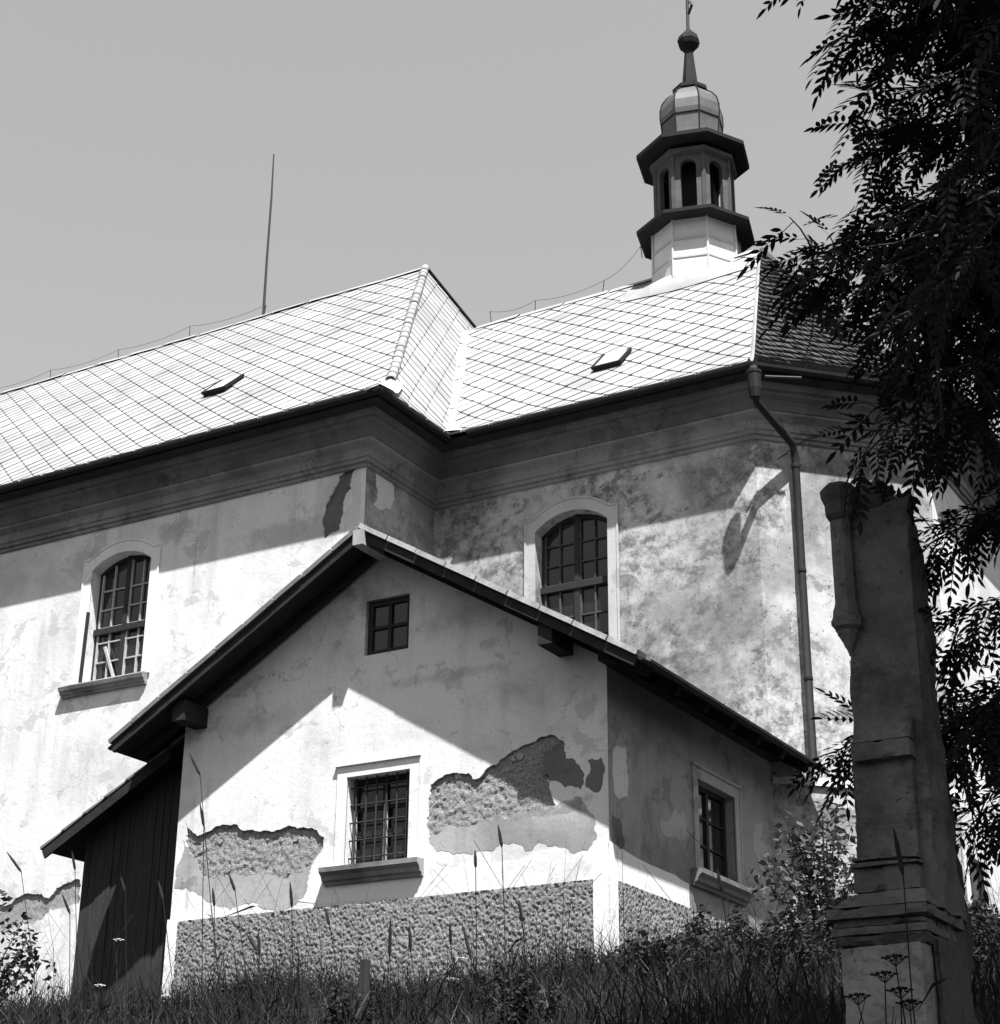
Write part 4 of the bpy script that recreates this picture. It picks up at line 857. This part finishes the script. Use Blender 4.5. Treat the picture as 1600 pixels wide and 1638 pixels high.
MB().lathe(cc, [(.072, 2.945), (.07, 2.99), (.058, 3.03), (.056, 3.47)], 8, .39).build('colonnette', M['stone'], mon, False, .003)
MB().lathe(cc, [(.056, 3.47), (.075, 3.5), (.078, 3.56), (.095, 3.6), (.1, 3.64), (.07, 3.67)], 8, .39).build('colonnette_capital', M['stone_rough'], mon, False, .004)

def weather(o, cuts, amp, seed):
    """chips and pitting: subdivide the block and push its skin in and out, most along the edges"""
    from mathutils import noise as mn
    for md in list(o.modifiers): o.modifiers.remove(md)
    bm = bmesh.new(); bm.from_mesh(o.data); bmesh.ops.triangulate(bm, faces=[f for f in bm.faces if len(f.verts) > 4])
    long_ = [e for e in bm.edges if e.calc_length() > .035]
    for _ in range(cuts):
        bmesh.ops.subdivide_edges(bm, edges=[e for e in bm.edges if e.calc_length() > .03], cuts=1, use_grid_fill=True)
    bm.normal_update(); sharp = {}
    for v in bm.verts:
        a = max((e.calc_face_angle(0) for e in v.link_edges), default=0); sharp[v] = a > .6
    for v in bm.verts:
        p = v.co * 15 + Vector((seed, 0, 0)); n = mn.noise(p) + .6 * mn.noise(p * 2.7) + .35 * mn.noise(p * 7)
        d = amp * n * .6
        if sharp[v]: d = -abs(n) * amp * 1.6 - (amp * 2.2 if mn.noise(v.co * 6 + Vector((0, seed, 3))) > .22 else 0)
        v.co += v.normal * d
    bm.to_mesh(o.data); bm.free()
for k_, o in enumerate([c for c in mon.children]):
    weather(o, 4 if o.name.split('.')[0] in ('base_block', 'panel', 'lower_shaft', 'weathering', 'base_moulding', 'ledge') else 2, .003 if 'ledge' in o.name or 'colon' in o.name else .0042, k_ * 3.1)
# ------------------------------------------------------------------ ash tree leaning in from the right
tree = thing('ash_tree', 'ash tree with drooping feathery leaves reaching in from the right edge', 'tree', (0.9, 9.6, gz(.9, 9.6)))
MB().tube([(.9, 9.6, gz(.9, 9.6) - .3), (.88, 9.55, 1.6), (.8, 9.45, 3.0), (.65, 9.3, 4.6), (.6, 9.2, 6.2), (.7, 9.2, 8.0), (.6, 9.1, 9.6)], [.24, .19, .17, .14, .11, .07, .03], 12).build('trunk', M['bark'], tree, True)
LIMBS = [
 ([(-1.306, 7.827, 5.751), (-1.658, 7.498, 5.761), (-1.852, 7.271, 5.662), (-2.05, 7.132, 5.605)], 7.0),
 ([(-1.291, 7.837, 5.909), (-1.578, 7.501, 5.944), (-1.771, 7.268, 5.856), (-2.02, 7.131, 5.782)], 7.2),
 ([(-1.354, 7.896, 5.468), (-1.638, 7.638, 5.406), (-1.865, 7.448, 5.423), (-1.969, 7.352, 5.344), (-2.074, 7.264, 5.251)], 6.6),
 ([(-1.423, 8.057, 5.211), (-1.665, 7.775, 5.199), (-1.994, 7.587, 5.179), (-2.087, 7.466, 5.138), (-2.231, 7.351, 5.063)], 6.2),
 ([(-1.469, 8.111, 4.92), (-1.734, 7.928, 4.938), (-1.976, 7.655, 4.898), (-2.153, 7.503, 4.869)], 5.8),
 ([(-1.522, 8.229, 4.704), (-1.763, 7.947, 4.7), (-2.148, 7.632, 4.666), (-2.354, 7.474, 4.626), (-2.529, 7.323, 4.58)], 5.4),
 ([(-1.571, 8.386, 4.614), (-1.819, 8.11, 4.6), (-2.087, 7.927, 4.601), (-2.277, 7.794, 4.534), (-2.419, 7.634, 4.529)], 5.2),
 ([(-1.613, 8.423, 4.314), (-1.879, 8.234, 4.35), (-2.043, 8.114, 4.283), (-2.183, 8.014, 4.183)], 4.9),
 ([(-1.611, 8.522, 4.562), (-1.872, 8.266, 4.509), (-2.157, 8.109, 4.455), (-2.368, 7.976, 4.375)], 5.0),
 ([(-1.542, 8.426, 4.963), (-1.928, 8.142, 4.908), (-2.291, 7.89, 4.77), (-2.512, 7.742, 4.702)], 5.3),
 ([(-1.664, 8.526, 4.086), (-1.92, 8.269, 4.036), (-2.181, 8.036, 3.911), (-2.402, 7.902, 3.82)], 4.6),
 ([(-1.757, 8.704, 3.648), (-1.983, 8.568, 3.592), (-2.153, 8.455, 3.498), (-2.357, 8.342, 3.367)], 4.2),
 ([(-1.834, 8.841, 3.261), (-2.033, 8.715, 3.187), (-2.175, 8.612, 3.077), (-2.319, 8.514, 2.938)], 3.8),
 ([(-1.913, 8.969, 2.839), (-2.08, 8.848, 2.764), (-2.26, 8.747, 2.597), (-2.397, 8.66, 2.399)], 3.4),
 ([(-1.987, 9.077, 2.413), (-2.157, 8.959, 2.309), (-2.309, 8.864, 2.113), (-2.418, 8.76, 1.978)], 3.0),
 ([(-1.973, 9.249, 2.928), (-2.417, 9.102, 2.712), (-2.81, 8.918, 2.582), (-3.035, 8.761, 2.489)], 3.3),
]
def trunk_at(z): 
    zs = [1.6, 3.0, 4.6, 6.2, 8.0]; return Vector((np.interp(z, zs, [.88, .8, .65, .6, .7]), np.interp(z, zs, [9.55, 9.45, 9.3, 9.2, 9.2]), z))
leaf_sites = []                                       # (point, direction of the leaf stalk, weight)
def spray(p, d, L, n, w):
    """a twig with leaves set along it"""
    pts = [Vector(p)]; dd = Vector(d).normalized()
    for k in range(3): dd = (dd + Vector((random.gauss(0, .16), random.gauss(0, .16), random.gauss(-.06, .12)))).normalized(); pts.append(pts[-1] + dd * L / 3)
    for k in range(n):
        s_ = (k + .5) / n * 3; i = min(2, int(s_)); q = pts[i].lerp(pts[i + 1], s_ - i)
        side = dd.cross(Vector((0, 0, 1))).normalized() * (1 if k % 2 else -1)
        ld = (dd * random.uniform(.3, .9) + side * random.uniform(.3, 1.0) + Vector((random.gauss(0, .25), random.gauss(0, .25), random.uniform(-.75, .2)))).normalized()
        leaf_sites.append((q, ld, w))
    leaf_sites.append((pts[-1], (dd + Vector((0, 0, -.25))).normalized(), w)); return pts
twigs = MB()
def wander(pts):
    out = []
    for a, b in zip(pts[:-1], pts[1:]):
        for k in range(3): out.append(a.lerp(b, k / 3) + Vector([random.gauss(0, .035) for _ in range(3)]))
    return out + [pts[-1]]
for pts, zt in LIMBS:
    p = [Vector(q) for q in pts]; root = trunk_at(zt - .6); full = [root, root.lerp(p[0], .5) + Vector((0, 0, .25))] + p
    nn = len(full); full = wander(full); nn = len(full); MB().tube(full, [.045 * (1 - k / nn) ** 2.2 + .004 for k in range(nn)], 7).build('branch', M['bark'], tree, True)
    for i in range(len(p) - 1):
        seg = p[i + 1] - p[i]; k_ = max(2, int(seg.length / .075)); dense = i < len(p) - 2
        for k in range(k_):
            q = p[i] + seg * ((k + random.random()) / k_); d = seg.normalized()
            low = p[0].z < 3.9
            for r in range(2 + (1 if low else 0)):
                td = (d * random.uniform(.2, 1) + Vector((random.gauss(0, .5), random.gauss(0, .8), random.gauss(-.1, .6)))).normalized()
                tp = spray(q, td, random.uniform(.12, .34) * (.6 if low else 1), random.randint(2, 4), 1 if dense else 3); twigs.tube(tp, [.006, .005, .004, .003], 4, False)
    spray(p[-1], p[-1] - p[-2], .12, 2, 4)
# deeper and higher parts of the crown, beyond the right edge and behind the front sprays
for k in range(3000):
    a = random.uniform(0, 2 * math.pi); r = random.random() ** .4; el = random.uniform(-1, 1)
    q = Vector((-.35 + 2.2 * r * math.cos(a), 7.9 + 2.1 * r * math.sin(a), 6.3 + 2.7 * el * r ** .5))
    c = Vector((q.dot(right), q.dot(down), q.dot(fwd))); px = 800 + 2847.6 * c.x / c.z; py = 819 + 2847.6 * c.y / c.z
    if not (py < -90 or px > 1650 or (px > random.uniform(1480, 1550) and 260 < py < 660) or (px > 1560 and py < 280)) or (px < 1250) or (py > 760 and px < 1700): continue
    tp = spray(q, (random.gauss(0, 1), random.gauss(0, 1), random.gauss(-.1, .5)), random.uniform(.25, .5), random.randint(4, 7), 0); twigs.tube(tp, [.007, .005, .004, .003], 4, False)
twigs.build('twigs', M['bark'], tree)['kind'] = 'stuff'
def leaf_template():
    V = []; F = []; L = .23; npair = 5
    def leaflet(o, d, l, w, nz):
        d = Vector(d).normalized(); x = Vector((-d.y, d.x, 0)).normalized(); b = len(V); z = Vector((0, 0, 1))
        V.extend([o, o + d * l * .3 + x * w * .85 + z * nz * .2 * l, o + d * l * .65 + x * w * .8 - z * .05 * l, o + d * l - z * .16 * l, o + d * l * .65 - x * w * .8 - z * .05 * l, o + d * l * .3 - x * w * .85 + z * nz * .2 * l])
        F.extend([(b, b + 1, b + 2, b + 3), (b, b + 3, b + 4, b + 5)])
    for k in range(npair):
        s_ = .24 + .7 * k / (npair - .5); o = Vector((0, s_ * L, -.06 * s_ * s_)); l = .072 * (1.0 - .12 * abs(k - 1.5)); 
        for sg in (-1, 1): leaflet(o, (sg * 1.0, .75 + .12 * k, 0), l, .0115, .12 * sg)
    leaflet(Vector((0, L, -.06)), (0, 1, -.2), .074, .0125, .1)
    for sg in ((-.0022, .0022),):
        b = len(V); V.extend([Vector((-.0025, 0, 0)), Vector((.0025, 0, 0)), Vector((.0015, L * 1.0, -.058)), Vector((-.0015, L, -.058))]); F.append((b, b + 1, b + 2, b + 3))
    return np.array([tuple(v) for v in V]), np.array(F)
LV, LF = leaf_template()
lm = fast_mesh('leaf', LV, LF, M['leaf'])
def leaf_matrix(p, d):
    y = d.normalized(); z = (Vector((random.gauss(0, .45), random.gauss(0, .45), 1)) - y * y.z); z = (z - y * z.dot(y)).normalized(); x = y.cross(z)
    s_ = random.uniform(.7, 1.3); m_ = Matrix((x * s_, y * s_, z * s_)).transposed().to_4x4(); m_.translation = p; return m_
leaf_sites.sort(key=lambda q: -q[2])
allV = []; allF = []; off = 0
for i, (p, d, w) in enumerate(leaf_sites):
    m_ = leaf_matrix(p, d)
    if i < 300:
        o = bpy.data.objects.new('leaf', lm); col.objects.link(o); o.parent = tree; m_.translation = p - tree.location; o.matrix_local = m_
    else:
        A = np.array(m_); allV.append(LV @ A[:3, :3].T + A[:3, 3]); allF.append(LF + off); off += len(LV)
crown = link('crown', fast_mesh('crown', np.concatenate(allV), np.concatenate(allF), M['leaf']), tree); crown['kind'] = 'stuff'
print('ash leaves', len(leaf_sites))

# ------------------------------------------------------------------ grass and weeds on the bank
def blades(name, n, xr, yr, h, w, mat, lean=.35, mask=None, seg=2, z0=-.02):
    X = rng.uniform(xr[0], xr[1], n); Y = rng.uniform(yr[0], yr[1], n); H = rng.uniform(h[0], h[1], n) * (.6 + .8 * rng.random(n) ** 2)
    if mask is not None: k = mask(X, Y); X, Y, H = X[k], Y[k], H[k]; n = len(X)
    clump = .65 + .6 * (np.sin(X * 2.1 + np.sin(Y * 1.7) * 2) * .5 + .5); H = H * clump
    A = rng.uniform(0, 2 * np.pi, n); B = rng.uniform(0, 2 * np.pi, n); l = H * lean * rng.random(n); Z = np.array([gz(a, b) for a, b in zip(X, Y)]) + z0
    dx, dy = np.cos(A), np.sin(A); px, py = np.cos(B), np.sin(B); W = w * (.6 + .8 * rng.random(n))
    V = np.stack([np.stack([X - dx * W, Y - dy * W, Z], -1), np.stack([X + dx * W, Y + dy * W, Z], -1),
                  np.stack([X + dx * W * .8 + px * l * .35, Y + dy * W * .8 + py * l * .35, Z + H * .55], -1), np.stack([X - dx * W * .8 + px * l * .35, Y - dy * W * .8 + py * l * .35, Z + H * .55], -1),
                  np.stack([X + px * l + dx * W * .1, Y + py * l, Z + H], -1), np.stack([X + px * l - dx * W * .1, Y + py * l, Z + H * .995], -1)], 1).reshape(-1, 3)
    b = np.arange(n)[:, None] * 6; F = np.concatenate([b + np.array([[0, 1, 2, 3]]), b + np.array([[3, 2, 4, 5]])])
    return tag(link(name, fast_mesh(name, V, F, mat)), kind='stuff')
free = lambda X, Y: ~((X > -15) & (X < -8.7) & (Y > 17.25)) & ~((X < -14) & (Y > 17.75) & (X > -17)) & (Y < 20.2) & ~((X < -2.3) & (X > -3) & (Y > 7.9) & (Y < 8.9))
o = blades('grass', 46000, (-19, -1), (9.5, 19.5), (.1, .42), .007, M['grass'], 1.1, free); tag(o, 'dense dark grass covering the bank below the annex', 'grass')
o = blades('dry_grass', 2600, (-19, -1), (9.5, 17.2), (.2, .45), .004, M['straw'], 1.0, free); tag(o, 'pale dry grass blades scattered through the dark turf', 'grass')
o = blades('tall_stems', 2200, (-19, -3), (11.5, 17.0), (.35, 1.0), .0035, M['grass'], .7, free); tag(o, 'thin wild stems standing up out of the grass bank', 'grass')
o = blades('near_grass', 9000, (-9, 1.5), (3.0, 9.5), (.15, .4), .007, M['grass'], .5, free); tag(o, 'long grass at the foot of the bank around the pillar', 'grass')
def leafy(name, n, centres, mat, size=.045, label=None, cat='weeds'):
    """leaf-sized faces spread through the volume of each clump: (x, y, base z, radius, height)"""
    P = []; N = []
    tot = sum(c[3] ** 2 * c[4] for c in centres)
    for (x, y, z, r, h) in centres:
        k = int(n * r * r * h / tot) + 20; a = rng.uniform(0, 2 * np.pi, k); q = r * np.sqrt(rng.random(k)); t = rng.random(k) ** .8
        sh = .45 + .55 * np.sin(np.pi * np.clip(t * .75 + .15, 0, 1)); bump = .75 + .5 * np.sin(3 * a + 7 * t + x)
        P.append(np.stack([x + q * sh * bump * np.cos(a), y + q * sh * bump * np.sin(a), z + h * t * (1 - .35 * (q / r) ** 2) + rng.normal(0, .03, k)], -1))
    P = np.concatenate(P); n = len(P); d = rng.normal(0, 1, (n, 3)); d[:, 2] = d[:, 2] * .5 - .2; d /= np.linalg.norm(d, axis=1)[:, None]
    up = rng.normal(0, .5, (n, 3)) + np.array([0, 0, 1.0]); x = np.cross(d, up); x /= np.linalg.norm(x, axis=1)[:, None] + 1e-9; s_ = size * (.6 + .8 * rng.random(n))[:, None]
    V = np.stack([P, P + d * s_ * .45 + x * s_ * .34, P + d * s_ * 1.1, P + d * s_ * .45 - x * s_ * .34], 1).reshape(-1, 3); F = np.arange(4 * n).reshape(-1, 4)
    return link(name, fast_mesh(name, V, F, mat))
# nettles and low weeds hugging the walls: uncountable ground cover
cl = []
for k in range(70):
    x = random.uniform(-8.6, -3.4); y = random.uniform(13.5, 16.8); cl.append((x, y, gz(x, y), random.uniform(.15, .34), random.uniform(.2, .35) + .3 * (x > -7.2) * random.random()))
for k in range(26):
    x = random.uniform(-18.5, -9.0); y = random.uniform(13.0, 16.9); cl.append((x, y, gz(x, y), random.uniform(.12, .3), random.uniform(.1, .3)))
for k in range(16):
    x = random.uniform(-7.6, -5.0); y = random.uniform(17.5, 20.5); cl.append((x, y, gz(x, y), random.uniform(.25, .4), random.uniform(.5, .8)))
tag(leafy('nettles', 36000, cl, M['weed'], .05), 'dark nettles and low weeds along the foot of the walls', 'weeds', kind='stuff')
def bush(name, label, loc, r, h, nleaf, size, nst, mat=M['weed'], cat='bush', cut=None):
    x, y = loc; z = gz(x, y); b = thing(name, label, cat, (x, y, z)); st = MB(); cs = []
    for k in range(nst):
        a = random.uniform(0, 2 * math.pi); q = r * random.uniform(.3, 1); hh = h * random.uniform(.6, 1.05); px, py = x + q * math.cos(a), y + q * math.sin(a)
        pts = [(x + .1 * math.cos(a), y + .1 * math.sin(a), z - .05), (x + .5 * (px - x), y + .5 * (py - y), z + hh * .6), (px, py, z + hh * .95)]; st.tube(pts, [.014, .01, .005], 5, False)
        cs.append((px, py, z + hh * .55, r * .42, hh * .45)); cs.append((x + .6 * (px - x), y + .6 * (py - y), z + hh * .25, r * .4, hh * .4))
    st.build('stem', M['bark'], b); f = leafy('foliage', nleaf, cs, mat, size); f.parent = b; f.location = -b.location; return b
bush('elder_bush', 'leafy bush with sunlit flecks between the annex side wall and the pillar', (-5.9, 16.2), .6, 1.6, 1300, .075, 11, M['leaf_light'])
bush('bramble_bush', 'dark broad-leaved bramble arching up at the left corner below the nave wall', (-16.2, 15.6), .9, 1.6, 1500, .085, 12)
bush('dark_shrub', 'blurred dark weed clump standing before the plinth, right of the barred window', (-6.341, 11.199), .3, .5, 800, .035, 9)
bush('seeding_dock', 'dark upright seeding dock below the barred window', (-7.411, 10.539), .2, .6, 420, .035, 7)
# single stalks seen against the wall: (head top, head bottom) on the wall side, feet in the grass
STALKS = [((-8.817, 10.5, 3.202), (-8.763, 10.5, 3.016)), ((-8.488, 10.5, 2.628), (-8.418, 10.5, 2.496)), ((-7.687, 10.2, 2.444), (-7.659, 10.2, 2.266)), ((-7.789, 10.0, 2.076), (-7.766, 10.0, 1.912)), ((-7.892, 10.0, 2.071), (-7.79, 10.0, 1.943)), ((-6.418, 9.6, 1.992), (-6.417, 9.6, 1.752)), ((-6.467, 10.4, 2.099), (-6.458, 10.4, 1.952)), ((-6.122, 10.0, 1.994), (-6.051, 10.0, 1.766)), ((-6.518, 10.8, 2.67), (-6.511, 10.8, 2.545)), ((-6.095, 10.4, 2.725), (-6.064, 10.4, 2.571)), ((-9.434, 10.8, 2.713), (-9.367, 10.8, 2.556)), ((-9.83, 10.8, 2.784), (-9.768, 10.8, 2.654)), ((-10.253, 10.6, 2.652), (-10.143, 10.6, 2.48)), ((-11.121, 10.8, 3.106), (-10.928, 10.8, 2.92)), ((-10.384, 10.8, 3.039), (-10.328, 10.8, 2.88)), ((-9.367, 10.0, 2.168), (-9.317, 10.0, 1.974)), ((-8.634, 10.5, 2.538), (-8.604, 10.5, 2.396)), ((-9.047, 10.6, 3.649), (-8.922, 10.6, 3.458)), ((-4.662, 10.8, 2.364), (-4.633, 10.8, 2.219)), ((-5.93, 10.4, 2.201), (-5.9, 10.4, 2.054)), ((-6.534, 10.0, 2.022), (-6.519, 10.0, 1.858)), ((-7.661, 10.6, 2.326), (-7.615, 10.6, 2.197)), ((-2.397, 7.5, 1.741), (-2.371, 7.5, 1.534))]
WHERE = ['before the flaked plaster left of the window', 'before the left end of the whitewashed band', 'just left of the barred window, before the white band', 'upright, before the plinth left of the window', 'leaning beside an upright one before the plinth', 'before the plinth right below the barred window', 'thin, before the plinth, right of the window', 'leaning left before the plinth, right of the window', 'reaching the grey cement patch right of the window', 'touching the broken plaster right of the window', 'before the dark right half of the lean-to boards', 'pale against the middle lean-to boards', 'before the broken plaster left of the lean-to', 'at the left edge before the bright nave wall', 'under the lean-to eave, before the nave wall', 'low, before the foot of the lean-to boards', 'before the cement patch left of the window', 'beside the annex left corner, below its eave', 'before the annex side wall, under the side window', 'before the plinth near the annex corner strip', 'before the plinth below the right jamb of the window', 'before the plinth below the left jamb of the window', 'leaning across the dark stone pillar']
for (a, b), wh in zip(STALKS, WHERE):
    a, b = Vector(a), Vector(b); fx = b.x + (b.x - a.x) * random.uniform(1.5, 3.5) + random.uniform(-.1, .1); foot = Vector((fx, b.y + random.uniform(-.1, .15), gz(fx, b.y) - .03))
    t = thing('grass_stalk', 'grass stalk with slim seed head, ' + wh, 'grass stalk', foot, 'tall grass stalks rising from the bank'); md = b.lerp(foot, .5) + Vector((random.uniform(-.03, .03), 0, .02))
    MB().tube([foot, md, b, a], [.0045, .0035, .003, .002], 5, False).build('stem', M['grass'], t)
    MB().tube([b, b.lerp(a, .15), b.lerp(a, .6), a], [.005, .0115, .011, .003], 7).build('seed_head', M['grass'], t)
    if random.random() < .6:
        c = foot.lerp(b, .45); mb = MB(); dx = random.choice((-1, 1)) * random.uniform(.08, .2); mb.add([c, c + Vector((dx * .5, 0, .12)), c + Vector((dx, 0, .14)), c + Vector((dx * .5, .01, .105))], [(0, 1, 2, 3)]); mb.build('blade', M['grass'], t)
# umbel flowers: dark ones before the pillar's base, pale ones in the grass
def umbel(label, top, r, mat, group, n=14):
    top = Vector(top); foot = Vector((top.x + random.uniform(-.06, .06), top.y, gz(top.x, top.y) - .03)); t = thing('umbel_flower', label, 'wildflower', foot, group); c = top - Vector((0, 0, r * .8)); st = MB()
    st.tube([foot, foot.lerp(c, .5) + Vector((random.uniform(-.03, .03), 0, 0)), c], [.005, .004, .003], 5, False); fl = MB()
    for k in range(n):
        a = 2.4 * k; q = r * math.sqrt((k + .5) / n); p = top + Vector((q * math.cos(a), q * math.sin(a), -.25 * q * q / r)); st.tube([c, p], .0013, 3, False); fl.lathe((p.x, p.y), [(.004, p.z - .004), (r * .2, p.z), (.004, p.z + .005)], 6)
    st.build('stem', M['grass'], t); fl.build('flower', mat, t)
for wh, q in zip(('third from the left', 'the highest', 'fourth from the left', 'the leftmost', 'the rightmost'), [(-2.519, 7.6, 1.149), (-2.466, 7.6, 1.216), (-2.455, 7.6, 1.079), (-2.645, 7.6, 1.064), (-2.418, 7.6, 1.025)]): umbel('dark umbel weed silhouetted before the pillar base, ' + wh + ' of five', q, .06, M['grass'], 'umbels before the pillar base', 16)
for lab, q in zip(('white wildflower left of the lean-to boards', 'white wildflower at the foot of the plinth, near its left corner', 'white wildflower head below the window, higher of two', 'white wildflower head below the window, lower of two', 'white wildflower at the foot of the lean-to boards'), [(-12.426, 13.5, 2.432), (-11.557, 13.5, 2.28), (-8.271, 13.5, 2.407), (-8.357, 13.5, 2.237), (-12.237, 13.5, 2.859)]): umbel(lab, q, .055, M['petal'], 'white wildflowers in the bank', 10)
# remains of a fence
p0 = Vector((-8.662, 12.6, 2.296)); zf = gz(p0.x, 12.6); post = MB(); post.box(p0.x - .035, p0.x + .035, 12.56, 12.63, zf - .2, p0.z)
tag(post.build('fence_post', M['wood'], None, False, .006), 'grey wooden fence post standing in the weeds below the barred window', 'post')
for lab, a, b in (('pale wooden rail lying in the grass, left of the fence post', (-9.435, 12.4, 1.984), (-8.932, 12.4, 1.996)), ('pale wooden rail in the dark weeds, right of the fence post', (-6.909, 12.4, 1.959), (-6.192, 12.4, 1.957))):
    a, b = Vector(a), Vector(b); a.z = gz(a.x, a.y) + .1; b.z = gz(b.x, b.y) + .13; mb = MB(); mb.beam(a, b, .05, .06); tag(mb.build('fence_rail', M['wood'], None, False, .006), lab, 'rail', 'fence rails')
